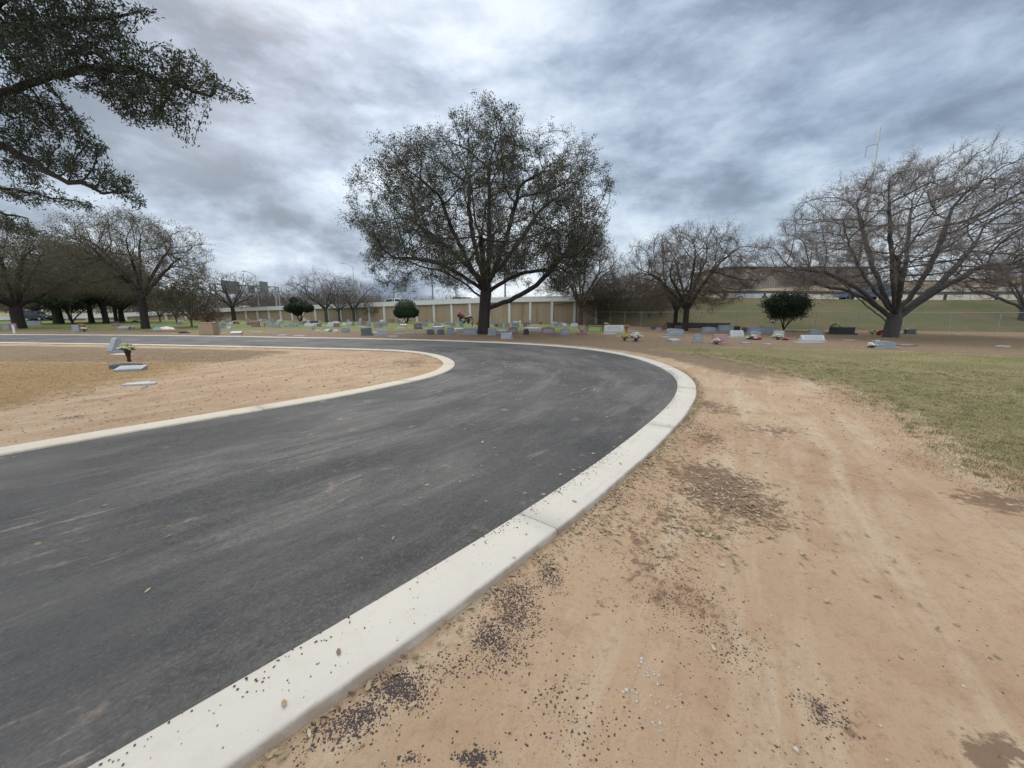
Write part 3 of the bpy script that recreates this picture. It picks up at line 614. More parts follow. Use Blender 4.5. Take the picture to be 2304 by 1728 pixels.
def radii(pos, par, rtrunk, rtip=0.008, e=2.35, mid=.75):
    n = len(pos); r = np.zeros(n); ch = [[] for _ in range(n)]
    for i in range(n):
        if par[i] >= 0: ch[par[i]].append(i)
    acc = np.zeros(n)
    for i in range(n - 1, -1, -1):
        if not ch[i]: acc[i] = rtip ** e
        if par[i] >= 0: acc[par[i]] += acc[i]
    r = acc ** (1 / e); k = math.log(rtrunk / rtip) / math.log(r[0] / rtip) if r[0] > rtip * 1.01 else 1
    r = rtip * (r / rtip) ** k; q = np.clip(np.log(r / rtip) / max(1e-6, math.log(rtrunk / rtip)), 0, 1)
    return r * (1 + mid * 6.75 * q * q * (1 - q)), ch
def tubes(pos, par, r, ch, lo, hi, seg_fn):
    """skin every chain whose radius lies in [lo, hi)"""
    V = []; Q = []
    n = len(pos); best = [(-1 if not c else max(c, key=lambda j: r[j])) for c in ch]
    starts = [i for i in range(n) if par[i] < 0] + [c for i in range(n) for c in ch[i] if c != best[i]]
    base = 0; Va = []; Qa = []
    for s0 in starts:
        chain = []; rr = []
        if par[s0] >= 0: chain.append(pos[par[s0]]); rr.append(min(r[par[s0]] * .8, r[s0] * 1.15))
        i = s0
        while i >= 0: chain.append(pos[i]); rr.append(r[i]); i = best[i]
        chain = np.array(chain); rr = np.array(rr)
        m = (rr >= lo) & (rr < hi)
        if m.sum() < 1: continue
        k0 = int(np.argmax(m)); k1 = len(m) - 1 - int(np.argmax(m[::-1])); k1 = min(k1 + 1, len(chain) - 1)
        if k1 - k0 < 1: continue
        c = chain[k0:k1 + 1]; q = rr[k0:k1 + 1]; seg = seg_fn(q[0]); K = len(c)
        t = np.gradient(c, axis=0); t /= np.linalg.norm(t, axis=1)[:, None] + 1e-9
        u = np.cross(t[0], [0.3, 0.5, 0.81]); u /= np.linalg.norm(u) + 1e-9; us = []
        for j in range(K): u = u - t[j] * np.dot(u, t[j]); u /= np.linalg.norm(u) + 1e-9; us.append(u)
        us = np.array(us); ws = np.cross(t, us); a = np.arange(seg) * 2 * math.pi / seg
        ring = c[:, None] + (us[:, None] * np.cos(a)[None, :, None] + ws[:, None] * np.sin(a)[None, :, None]) * q[:, None, None]
        Va.append(ring.reshape(-1, 3)); g = np.arange(K * seg).reshape(K, seg) + base; g2 = np.roll(g, -1, 1)
        Qa.append(np.stack([g[:-1], g2[:-1], g2[1:], g[1:]], -1).reshape(-1, 4)); base += K * seg
    if not Va: return None
    return np.concatenate(Va), np.concatenate(Qa)
def leaves(rng, pts, dirs, n_per, spread, ln, wd, droop=0.0, bunch=1.0):
    N = len(pts) * n_per; p = np.repeat(pts, n_per, 0) + rng.normal(0, spread, (N, 3)) * np.array([1, 1, .8])
    d = rng.normal(0, 1, (N, 3)) + np.repeat(dirs, n_per, 0) * bunch; d[:, 2] -= droop; d /= np.linalg.norm(d, axis=1)[:, None]
    s = np.cross(d, rng.normal(0, 1, (N, 3))); s /= np.linalg.norm(s, axis=1)[:, None] + 1e-9
    L = ln * rng.uniform(.6, 1.3, (N, 1)); W = wd * rng.uniform(.6, 1.2, (N, 1))
    V = np.stack([p, p + d * L * .5 + s * W, p + d * L, p + d * L * .5 - s * W], 1).reshape(-1, 3); return V, np.arange(N * 4).reshape(-1, 4)
def twigs(rng, pts, dirs, n_per, ln, rad, up=0.2, spread=0.55):
    N = len(pts) * n_per; p = np.repeat(pts, n_per, 0); d = np.repeat(dirs, n_per, 0) + rng.normal(0, spread, (N, 3)); d[:, 2] += up; d /= np.linalg.norm(d, axis=1)[:, None]
    L = ln * rng.uniform(.45, 1.25, (N, 1)); mid = p + d * L * .5; d2 = d + rng.normal(0, .28, (N, 3)); d2[:, 2] += up * .5; d2 /= np.linalg.norm(d2, axis=1)[:, None]; tip = mid + d2 * L * .5
    s = np.cross(d, rng.normal(0, 1, (N, 3))); s /= np.linalg.norm(s, axis=1)[:, None] + 1e-9; s2 = np.cross(d, s)
    def rg(c, r): return [c + s * r, c + (s * -.5 + s2 * .87) * r, c + (s * -.5 - s2 * .87) * r]
    V = np.stack(rg(p, rad) + rg(mid, rad * .7) + [tip], 1).reshape(-1, 3); b = np.arange(N)[:, None] * 7
    Q = np.concatenate([b + np.array([[0, 1, 4, 3]]), b + np.array([[1, 2, 5, 4]]), b + np.array([[2, 0, 3, 5]])]); T = np.concatenate([b + np.array([[3, 4, 6]]), b + np.array([[4, 5, 6]]), b + np.array([[5, 3, 6]])])
    return V, Q, T, tip, d2
def dome(rng, n, c, rx, ry, zlo, ztop, shell=0.55, pow_=1.0, notch=None, gap=0.0, sq=2.0):
    """attraction points in a dome-shaped crown; more of them near the outside"""
    out = []
    while len(out) < n:
        v = rng.normal(0, 1, 3); v /= (np.abs(v) ** sq).sum() ** (1 / sq); rr = rng.uniform(0, 1) ** (1 / 3) if rng.random() > shell else rng.uniform(.72, 1.0)
        lump = 1 + .07 * math.sin(5 * math.atan2(v[1], v[0]) + 3 * v[2]) + .06 * math.sin(9 * v[0] + 7 * v[2] + 2)
        x, y = v[0] * rx * rr * lump, v[1] * ry * rr * lump; hz = ztop - c[2]; dz = c[2] - zlo
        z = c[2] + (v[2] * rr * lump) * (hz if v[2] > 0 else dz)
        p = np.array([c[0] + x, c[1] + y, z])
        if notch and not notch(p): continue
        if gap and rng.random() < gap and (math.sin(p[0] * 1.35 + 1.1 * math.sin(p[2] * .9)) + math.sin(p[1] * 1.2 + p[2] * .8) + math.sin(p[2] * 1.7 - p[0] * .5)) < -.15: continue
        out.append(p)
    return np.array(out)
def limb(p0, p1, n, bow, rng, w=0.05):
    p0, p1, bow = map(np.array, (p0, p1, bow)); out = []
    for i in range(1, n + 1): f = i / n; out.append(p0 * (1 - f) + p1 * f + bow * math.sin(math.pi * f) + rng.normal(0, w, 3) * (f < 1))
    return out
def make_tree(name, seed, fork, trunk_top, limbs, att, D, di, dk, rtrunk, mats, leaf=None, twig=None, trop=(0, 0, .05), maxn=9000, lean=(0, 0), flare=1.35, rmin_big=0.05, nodes_trunk=6, rtip=.008, e=2.35, tw2=None, mid=.3):
    rng = np.random.default_rng(seed); tp = [np.array([lean[0] * (i / nodes_trunk) ** 1.3, lean[1] * (i / nodes_trunk) ** 1.3, fork * i / nodes_trunk - (0.15 if i == 0 else 0)]) for i in range(nodes_trunk + 1)]
    seeds = [(-1, tp)]; count = len(tp)
    for L in limbs:
        at = min(len(tp) - 1, max(0, int(round(L[0] * nodes_trunk)))); pts = limb(tp[at], L[1], max(3, int(np.linalg.norm(np.array(L[1]) - tp[at]) / (D * 1.3))), L[2], rng, D * .1); seeds.append((at, pts)); count += len(pts)
    pos, par = colonize(rng, seeds, att, D, di, dk, trop, maxn)
    r, ch = radii(pos, par, rtrunk, rtip, e, mid)
    for i in range(2): r[i] *= (flare if i == 0 else 1 + (flare - 1) * .3)
    root = empty(name, (0, 0, 0)); sf = lambda q: 10 if q > .15 else 7 if q > .06 else 5 if q > .025 else 3
    big = tubes(pos, par, r, ch, rmin_big, 99, sf)
    if big: link_mesh('trunk', np_mesh('trunk', *big), mats[0], root, True)
    sm = tubes(pos, par, r, ch, 0, rmin_big, sf)
    if sm: link_mesh('branches', np_mesh('branches', *sm), mats[1], root, True)
    dirs = np.zeros_like(pos); hp = par >= 0; dirs[hp] = pos[hp] - pos[par[hp]]; dirs /= np.linalg.norm(dirs, axis=1)[:, None] + 1e-9
    rl = max(rtip * 2.3, .024); tips = np.nonzero(r < rl)[0]; tips = tips[tips > count]
    if twig:
        tv = twigs(rng, pos[tips], dirs[tips], *twig[:4]) if len(twig) > 3 else twigs(rng, pos[tips], dirs[tips], *twig)
        V1, Q1, T1, lp, ld = tv
        if tw2:
            base_ = np.concatenate([lp, V1.reshape(-1, 7, 3)[:, 3]]); bd = np.concatenate([ld, ld])
            V2, Q2, T2, lp2, ld2 = twigs(rng, base_, bd, tw2[0], tw2[1], tw2[2], tw2[3], .75); n1 = len(V1)
            V1 = np.concatenate([V1, V2]); Q1 = np.concatenate([Q1, Q2 + n1]); T1 = np.concatenate([T1, T2 + n1]); lp, ld = np.concatenate([lp, lp2]), np.concatenate([ld, ld2])
        link_mesh('twigs', np_mesh('twigs', V1, [Q1, T1]), mats[2], root)
        print(name, 'nodes', len(pos), 'tips', len(tips), 'twig tips', len(lp))
    else: lp, ld = pos[tips], dirs[tips]
    if leaf:
        sel = np.ones(len(lp), bool)
        if leaf.get('keep'): 
            ph = leaf.get('ph', 0); cl = hsum(lp[:, 0] * 1.6 + lp[:, 2], lp[:, 1] * 1.6 - lp[:, 2] * .7, int(ph)); sel = (rng.random(len(lp)) < leaf['keep'] * (1 + .9 * cl))
        if leaf.get('where'): sel &= leaf['where'](lp)
        v, q = leaves(rng, lp[sel], ld[sel], leaf['n'], leaf['spread'], leaf['len'], leaf['wid'], leaf.get('droop', 0), leaf.get('bunch', 1.0))
        link_mesh('crown', np_mesh('crown', v, q), leaf['mat'], root)
    return root
def place(root, x, y, rz=0, s=1.0, label=None, group=None, cat='tree', sz=None):
    root.location = (x, y, 0); root.rotation_euler = (0, 0, rz); root.scale = (s, s, sz if sz else s); tag(root, label, cat, group); return root
rg = np.random.default_rng(11)

# 1 the big oak in the middle of the picture
bx, by = G(1088, 751); S = mpp(1088, 751)
def PX(x, y, dy=0.0, bx=bx, by=by): p = P(x, y, by + dy); return np.array([p[0] - bx, p[1] - by, p[2]])
att = dome(rg, 6500, (0.25, 0, 6.4), 8.35, 7.8, 2.5, 12.9, .5, notch=lambda p: not (p[2] < 4.6 and math.hypot(p[0], p[1]) < 5.0) and p[2] > 2.6 + .22 * max(0, 6 - math.hypot(p[0], p[1])), gap=.96, sq=2.35)
lim = [(.55, PX(1275, 565, -1.2), (.5, 0, -.45)), (.75, PX(950, 600, 1), (0, 0, .5)), (.8, PX(1240, 610, 2.5), (.2, 0, .6)), (.9, PX(1000, 470, -2.5), (-.3, 0, .2)), (1, PX(1055, 400, 1.5), (-.4, 0, 0)), (1, PX(1100, 380, -1.0), (.1, 0, 0)),
       (1, PX(1165, 430, -2), (.3, 0, 0)), (.95, PX(1210, 480, 2), (.3, 0, .2)), (.95, PX(930, 500, 2.6), (-.2, 0, .4)), (.85, PX(890, 580, -2.5), (0, 0, .7)), (.9, PX(1080, 530, -5.5), (0, -.3, .5)), (.9, PX(1110, 530, 5.5), (0, .3, .5))]
t_oak = make_tree('oak_tree', 5, PX(1092, 640)[2], None, lim, att, .32, 2.6, .42, .40, (M['bark'], M['bark'], M['twig']), dict(n=8, spread=.085, len=.088, wid=.027, mat=M['leaf_oak'], keep=.42, ph=2), (3, .42, .007, .15), maxn=14000, lean=(.25, 0), flare=1.2, rtip=.011, e=2.2, tw2=(2, .3, .005, .1))
place(t_oak, bx, by, 0, 1, 'largest tree, a spreading dark-leaved oak with a thick trunk just beyond the road bend')

# 2 the wide bare tree on the right
bx2, by2 = G(2003, 758)
def PX2(x, y, dy=0.0): p = P(x, y, by2 + dy); return np.array([p[0] - bx2, p[1] - by2, p[2]])
att = dome(rg, 6000, (0.5, 0, 4.7), 8.2, 7.3, 2.4, 10.6, .55, notch=lambda p: not (p[2] < 4.8 and math.hypot(p[0], p[1]) < 3.8) and p[2] < 11.2 - .035 * (p[0] - 2.2) ** 2)
lim = [(.45, PX2(1880, 620, -1), (-.6, 0, .3)), (.6, PX2(1790, 600, .5), (-.3, 0, .9)), (.7, PX2(1900, 520, -2), (-.5, 0, .1)), (.75, PX2(1930, 470, 1.5), (-.3, 0, 0)), (.9, PX2(2000, 430, -1), (0, 0, 0)), (.9, PX2(2050, 470, 2), (.2, 0, 0)),
       (.8, PX2(2140, 480, -1), (.4, 0, -.2)), (.7, PX2(2200, 540, 1), (.3, 0, -.3)), (.65, PX2(2230, 590, -2), (.2, 0, .4)), (.8, PX2(2010, 560, -4.5), (0, -.3, .4)), (.8, PX2(2030, 560, 4.5), (0, .3, .4)), (.6, PX2(1850, 640, 3), (0, 0, .5))]
t_elm = make_tree('bare_tree', 8, 1.75, None, lim, att, .30, 2.4, .40, .42, (M['bark_grey'], M['bark_grey'], M['twig_pale']), dict(n=1, spread=.04, len=.06, wid=.018, mat=M['leaf_brown'], keep=.22, ph=3), (4, .5, .007, .22), maxn=15000, lean=(.1, 0), flare=1.05, rtip=.011, e=2.15, nodes_trunk=5, tw2=(3, .42, .0040, .2), mid=.1)
place(t_elm, bx2, by2, 0, .96, 'big bare grey tree with many limbs fanning out, at the right below the embankment')

# medium generic trees
def med(name, seed, rx, zt, zl, zc, fork, rtr, mats, leaf, twig, nl=7, n=1500, lean=(0, 0), maxn=3600, D=.32, tw2=(2, .32, .007, .15)):
    zt *= .93; rtr *= .78
    rngm = np.random.default_rng(seed); att = dome(rngm, n, (lean[0], lean[1], zc), rx, rx, zl, zt, .55, notch=lambda p: not (p[2] < fork + 1.0 and math.hypot(p[0] - lean[0], p[1] - lean[1]) < rx * .4)); lim = []
    for k in range(nl):
        a = 2 * math.pi * (k + rngm.uniform(-.25, .25)) / nl; e = rngm.uniform(.3, 1.2); q = rx * rngm.uniform(.45, .62)
        lim.append((rngm.uniform(.75, 1), (lean[0] + math.cos(a) * math.cos(e) * q * 1.3, lean[1] + math.sin(a) * math.cos(e) * q * 1.3, fork + (zt - fork) * .62 * math.sin(e) + .3), (0, 0, rngm.uniform(-.1, .35))))
    return make_tree(name, seed, fork, None, lim, att, D, 2.2, D * 1.4, rtr, mats, leaf, twig, maxn=maxn, lean=lean, rtip=.012, e=2.3, flare=1.2, tw2=tw2)
GL = 'trees standing among the graves on the left'
BR = (M['bark'], M['bark'], M['twig'])
# 3 half-leafed tree right of the oak
x, y = G(1306, 731)
t3 = med('small_oak_tree', 21, 4.5, 10.6, 2.5, 5.6, 2.1, .34, (M['bark_brown'], M['bark_brown'], M['twig']), dict(n=1, spread=.12, len=.15, wid=.042, mat=M['leaf_oak'], keep=.26, where=lambda p: p[:, 0] < .3 + .35 * np.sin(p[:, 2] * 2)), (4, .62, .010, .35), nl=8, n=1900, maxn=4200)
place(t3, x, y, 0, 1, 'tree leafy on its left half, bare on its right, behind the heart headstone')
# 4 brown twiggy tree
x, y = G(1541, 744)
t4 = med('twiggy_tree', 22, 5.2, 8.6, 1.5, 4.4, 1.9, .30, (M['bark'], M['bark_brown'], M['twig']), dict(n=1, spread=.08, len=.09, wid=.022, mat=M['leaf_brown'], keep=.3), (4, .5, .006, .2), nl=9, n=2600, maxn=6000, tw2=(3, .34, .005, .12))
place(t4, x, y, 0.4, 1, 'rounded brown twiggy tree with a dark trunk and drooping low limbs, right of centre')
# left group: leafy-brown trees sharing two builds
L1 = med('olive_tree_form', 23, 6.6, 10.6, 2.4, 4.9, 2.2, .55, BR, dict(n=2, spread=.12, len=.12, wid=.034, mat=M['leaf_olive'], keep=.9), (3, .5, .008, .1), nl=9, n=2400, maxn=5200)
L1.name = 'spreading_tree'
x, y = G(45, 739); place(L1, x, y, 2.0, 1, 'leafy brown-green tree with fanning limbs at the left edge, beside the white post', GL)
L2 = med('tall_tree_form', 24, 5.6, 10.9, 2.6, 5.8, 3.3, .38, BR, dict(n=2, spread=.12, len=.10, wid=.030, mat=M['leaf_olive'], keep=.7), (3, .55, .008, .15), nl=8, n=2200, maxn=4800, lean=(.1, 0))
L2.name = 'spreading_tree'
x, y = G(328, 739); place(L2, x, y, .6, 1, 'tall brown twiggy tree with a straight dark trunk, rightmost big tree of the left group', GL)
for (px, py, src, rz, s, sz, lab) in [(133, 728, L1, .9, 1.12, 1.05, 'thick-trunked brown tree second from the left edge, left of the multi-stemmed shrub'), (207, 727, L2, 2.2, .95, .95, 'dark trunk and brown crown just right of the multi-stemmed shrub'),
        (240, 727.5, L2, 4.0, 1.05, 1.0, 'straight slender-trunked brown tree midway between the shrub and the tall straight tree'), (262, 723, L2, 1.2, .8, .9, 'thinner leaning trunk, left one of the close pair in the left group'), (275, 724, L1, 3.4, .8, .85, 'thin trunk with a dark fork, right one of the close pair in the left group'), (85, 721, L1, 5.0, .9, .85, 'far brown tree behind the two leftmost trunks')]:
    x, y = G(px, py); place(copy_tree(src), x, y, rz, s, lab, GL, sz=sz)
L3 = med('bare_far_form', 25, 5.4, 8.6, 1.8, 4.6, 2.3, .40, (M['bark'], M['bark_brown'], M['twig']), None, (3, .7, .012, .25), nl=9, n=1500, maxn=2800, D=.42); L3.name = 'bare_oak_tree'
x, y = G(527, 721); place(L3, x, y, 1.0, 1.0, 'round bare oak with a short thick trunk in front of the highway sign gantry', 'bare trees near the retaining wall')
L4 = med('pale_bare_form', 26, 5.6, 7.6, 2.0, 4.4, 2.0, .33, (M['bark_grey'], M['bark_grey'], M['twig_pale']), None, (2, .8, .014, .35), nl=8, n=900, maxn=2200, D=.42); L4.name = 'bare_tree'
x, y = G(735, 724.5); place(L4, x, y, 0, 1.0, 'open grey bare tree right of the left round shrub', 'bare trees near the retaining wall')
for (px, py, rz, s, sz, lab) in [(764, 723, 2.0, .62, .85, 'dense bare tree just right of the open grey bare tree'), (797, 723, 3.9, .78, .92, 'pale bare tree midway between the two dark round shrubs'), (2292, 744, 1.0, .85, 1.0, 'thin grey bare tree at the right edge of the picture'), (1518, 740, 2.5, .6, .8, 'narrow dark-trunked tree tucked behind the rounded twiggy tree'), (1400, 728, .4, .55, .75, 'small bare tree behind the fence where the wall ends')]:
    x, y = G(px, py); place(copy_tree(L4 if px != 1518 else L3), x, y, rz, s, lab, 'bare trees near the retaining wall', sz=sz)
# small far saplings and shrubs with trunks
SH = med('bush_form', 27, 1.9, 3.6, .7, 2.0, .6, .09, (M['twig'], M['twig'], M['twig']), dict(n=1, spread=.12, len=.14, wid=.035, mat=M['leaf_olive'], keep=.7), (3, .4, .008, .3), nl=7, n=520, maxn=1300, D=.25); SH.name = 'bushy_shrub'
x, y = G(432, 735); place(SH, x, y, 0, 1.3, 'bushy olive-green shrub left of the tan box', 'shrubs left of the tan box', 'shrub')
o = place(copy_tree(SH), *G(398, 728), 1.2, 1.25, 'small olive tree left of the bushy olive-green shrub', 'shrubs left of the tan box', 'shrub'); o = place(copy_tree(SH), *G(361, 725), 2.2, 1.35, 'small round olive tree close to the tall straight trunk', 'shrubs left of the tan box', 'shrub')
RU = med('rust_form', 28, 1.3, 2.0, .2, .9, .25, .07, (M['twig_red'], M['twig_red'], M['twig_red']), dict(n=1, spread=.12, len=.12, wid=.035, mat=M['leaf_rust']), (3, .35, .009, .2), nl=7, n=420, maxn=1000, D=.22); RU.name = 'rusty_shrub'
place(RU, *G(466, 733), 0, 1.05, 'low reddish-brown shrub right behind the tan box', 'shrubs left of the tan box', 'shrub')
TH = med('thicket_form', 29, 2.6, 5.6, .3, 2.6, .4, .10, (M['twig'], M['twig'], M['twig']), None, (3, .8, .009, .4), nl=9, n=700, maxn=1500, D=.34); TH.name = 'thicket_shrub'
thl = ['first', 'second', 'third', 'fourth', 'fifth', 'sixth', 'seventh', 'eighth']
for k, (px, dy, s) in enumerate([(1352, 1.4, .95), (1378, 2.2, 1.0), (1402, 3.0, 1.05), (1428, 2.5, .95), (1452, 3.5, .9), (1482, 3.0, .8), (1520, 4.0, .62), (1366, 4.5, 1.1)]):
    gx, gy = G(px, 730 + (px - 1350) * .05); o = TH if k == 0 else copy_tree(TH); place(o, gx, gy + dy, k * 1.3, s, f'{thl[k]} brown bare bush from the left in the thicket at the wall end' if k < 7 else 'brown bare bush deepest in the thicket, close behind the first ones', 'bare bushes in the thicket where the wall ends', 'shrub', sz=s)
    if k: o.location[2] = 0.25 * dy if k < 7 else .4
SM = copy_tree(SH); place(SM, *G(842, 723), 3, 1.0, 'small grey-brown leafless shrub tree standing against the tan wall', None, 'shrub')
for c in SM.children:
    if c.name.startswith('crown'): bpy.data.objects.remove(c)
# small evergreen tree below the embankment
ev = med('evergreen_form', 31, 1.6, 3.45, 1.0, 2.2, .12, .09, (M['bark'], M['bark'], M['twig']), dict(n=5, spread=.15, len=.12, wid=.045, mat=M['leaf_dark']), (3, .3, .008, .1), nl=4, n=640, maxn=1500, D=.2); ev.name = 'small_evergreen_tree'
place(ev, *G(1763, 744), 0, .88, 'small dark evergreen tree with several thin stems below the embankment')
js = copy_tree(ev); place(js, *G(163, 729), 1.0, 1.5, 'dark multi-stemmed evergreen shrub between the thick trunk and the next trunks on the left', GL, 'shrub')
def clipped(seed, label, loc, s, shape):
    rng = np.random.default_rng(seed); root = empty('round_shrub', (*loc, 0), 0, label, 'shrub', 'clipped round evergreen shrubs'); mb = MB()
    for k in range(5):
        a = k * 1.3 + .3; mb.tube([(.06 * math.cos(a), .06 * math.sin(a), -.05), (.25 * math.cos(a), .25 * math.sin(a), .45), (.65 * math.cos(a), .65 * math.sin(a), 1.1)], [.07, .055, .04], 6)
    mb.build('stems', M['bark'], root, True); V = []; N_ = 16000; pts = []
    while len(pts) < N_:
        b = shape[rng.integers(len(shape))]; v = rng.normal(0, 1, 3); v /= np.linalg.norm(v); rr = rng.uniform(.80, 1.02) if rng.random() < .85 else rng.uniform(.3, .8); rr *= 1 + .05 * math.sin(7 * v[0] + 5 * v[2])
        pts.append(np.array(b[:3]) + v * rr * np.array([b[3], b[3], b[4]]))
    pts = np.array(pts); v, q = leaves(rng, pts, np.zeros_like(pts) + [0, 0, 1], 1, .02, .13, .045, 0, .6); link_mesh('crown', np_mesh('crown', v, q), M['leaf_dark'], root)
    mb = MB()
    for b in shape: mb.lathe([(max(.01, .84 * b[3] * math.sin(math.pi * i / 10)), b[2] - .84 * b[4] * math.cos(math.pi * i / 10)) for i in range(11)], 14, (b[0], b[1], 0))
    mb.build('inner_foliage', M['leaf_dark'], root, True); root.scale = (s, s, s)
clipped(41, 'clipped dark round shrub standing before the tan wall, left of the big oak', G(915, 727), .92, [(0, 0, 2.2, 1.55, 1.25), (-.9, 0, 1.5, .95, .8), (1.0, .2, 1.5, .8, .7), (.2, -.2, 1.5, 1.4, .8)])
clipped(42, 'clipped dark mushroom-shaped shrub with a stepped top, farther left', G(676, 724), 1.12, [(0, 0, 2.15, 1.25, .8), (-.35, 0, 2.8, .75, .5), (-1.1, 0, 1.75, .9, .55), (1.1, 0, 1.8, .85, .55), (-.3, 0, 1.4, .7, .6)])

# near live oak whose trunk stands out of the picture on the left
def near_tree():
    rng = np.random.default_rng(77); root = empty('live_oak_tree', (-9.6, 5.6, 0), 0, 'near live oak with leafy boughs reaching in over the upper left corner', 'tree'); O = np.array([-9.6, 5.6, 0])
    seeds = [(-1, [np.array([0, 0, z]) for z in (-.1, .7, 1.4, 2.1, 2.8, 3.4)])]; cnt = 6; atts = []
    def q(x, y, Y): return np.array(P(x, y, Y)) - O
    # each bough: points it passes through (photo px, depth), then foliage blobs (x, y, depth, rx, ry px)
    boughs = [([(-420, 420, 5.4), (-150, 262, 5.2), (60, 192, 5.0), (200, 150, 4.9), (330, 165, 4.7), (470, 215, 4.6)]), ([(-400, 380, 5.0), (-120, 120, 4.8), (60, 60, 4.7), (200, 40, 4.6), (300, 25, 4.6)]),
              ([(-420, 430, 5.6), (-150, 300, 5.4), (20, 330, 5.2), (130, 400, 5.1), (230, 430, 5.0)]), ([(-420, 450, 6.2), (-150, 380, 6.0), (0, 420, 5.8), (90, 440, 5.8), (200, 458, 5.8)]), ([(-400, 300, 4.6), (-100, 60, 4.3), (80, -60, 4.2), (200, -140, 4.1)]), ([(-420, 480, 7.4), (-120, 440, 7.4), (-10, 475, 7.4), (60, 492, 7.4)])]
    for b in boughs:
        pts = [q(*c) for c in b]; prev = np.array([0, 0, 3.4]); line = []
        for p in pts:
            n = max(2, int(np.linalg.norm(p - prev) / .16)); line += [prev + (p - prev) * (i + 1) / n + rng.normal(0, .015, 3) for i in range(n)]; prev = p
        seeds.append((5, line)); cnt += len(line)
    blobs = [(60, 70, 4.7, 130, 80, 520), (190, 60, 4.6, 110, 70, 420), (60, 150, 4.9, 90, 45, 150), (240, 120, 4.7, 100, 60, 380), (290, 195, 4.7, 110, 55, 420), (330, 250, 4.7, 90, 35, 260), (400, 150, 4.6, 70, 45, 200), (470, 195, 4.5, 55, 30, 120), (535, 215, 4.4, 45, 16, 36), (330, 20, 4.5, 26, 12, 16), (300, 38, 4.5, 40, 16, 30), (385, 268, 4.6, 45, 14, 36), (425, 320, 4.6, 26, 10, 9),
             (60, 235, 5.2, 90, 38, 260), (130, 275, 5.2, 80, 36, 220), (205, 330, 5.1, 50, 30, 120), (50, 300, 5.3, 80, 50, 130), (150, 370, 5.1, 80, 34, 90), (250, 410, 5.0, 55, 32, 190), (100, 110, 4.6, 120, 90, 380), (370, 215, 4.7, 80, 40, 220), (440, 170, 4.6, 60, 35, 120), (300, 448, 5.0, 36, 18, 70), (60, 380, 5.4, 70, 40, 90), (50, 440, 5.9, 60, 20, 60), (160, 455, 5.7, 60, 14, 30),
             (-120, 80, 4.6, 120, 90, 420), (-110, 250, 5.2, 110, 80, 300), (30, -60, 4.2, 160, 60, 360), (200, -60, 4.2, 100, 50, 200), (15, 500, 7.3, 45, 22, 70), (60, 520, 7.3, 50, 14, 50), (-60, 480, 7.2, 60, 40, 90)]
    for x, y, Y, rx, ry, n in blobs:
        for _ in range(int(n * 2.3)):
            a = rng.normal(0, 1, 3); a /= np.linalg.norm(a); a *= rng.uniform(0, 1) ** .4; atts.append(q(x + a[0] * rx, y + a[1] * ry + a[0] * rx * .16, Y + a[2] * max(rx, ry) / 870 * Y * .9))
    pos, par = colonize(rng, seeds, np.array(atts), .075, .8, .085, (.10, 0, -.05), maxn=32000, jit=.16, iters=200)
    r, ch = radii(pos, par, .34, .0026, 2.0, 0); r[6:] = np.minimum(r[6:], .052 + .3 * np.exp(-np.linalg.norm(pos[6:] - np.array([0, 0, 3.4]), axis=1) * .9)); sf = lambda v: 10 if v > .1 else 6 if v > .02 else 4 if v > .008 else 3
    for k in range(len(r)):
        if k > 6 and r[k] > .0026: r[k] = .0026 + (r[k] - .0026) * .62
    big = tubes(pos, par, r, ch, .02, 9, sf); link_mesh('trunk', np_mesh('trunk', *big), M['bark'], root, True); sm = tubes(pos, par, r, ch, 0, .02, sf); link_mesh('branches', np_mesh('branches', *sm), M['bark'], root, True)
    dirs = np.zeros_like(pos); hp = par >= 0; dirs[hp] = pos[hp] - pos[par[hp]]; dirs /= np.linalg.norm(dirs, axis=1)[:, None] + 1e-9
    tips = np.nonzero(r < .010)[0]; tips = tips[tips > cnt]; lp, ld = pos[tips], dirs[tips]
    N = len(lp); per = 14; p = np.repeat(lp, per, 0) - np.repeat(ld, per, 0) * rng.uniform(0, .09, (N * per, 1)) + rng.normal(0, .028, (N * per, 3)); d = np.repeat(ld, per, 0) * .9 + rng.normal(0, .65, (N * per, 3)); d /= np.linalg.norm(d, axis=1)[:, None]
    s = np.cross(d, rng.normal(0, 1, (N * per, 3))); s /= np.linalg.norm(s, axis=1)[:, None]; up = np.cross(s, d); L = rng.uniform(.028, .050, (N * per, 1)); W = L * rng.uniform(.12, .17, (N * per, 1))
    V = np.stack([p, p + d * L * .35 + s * W + up * W * .35, p + d * L * .7 + s * W * .8 + up * W * .3, p + d * L, p + d * L * .7 - s * W * .8 + up * W * .3, p + d * L * .35 - s * W + up * W * .35], 1).reshape(-1, 3)
    link_mesh('crown', np_mesh('crown', V, np.arange(N * per * 6).reshape(-1, 6)), M['leaf_near'], root); print('near tree nodes', len(pos), 'leaves', N * per)
near_tree()

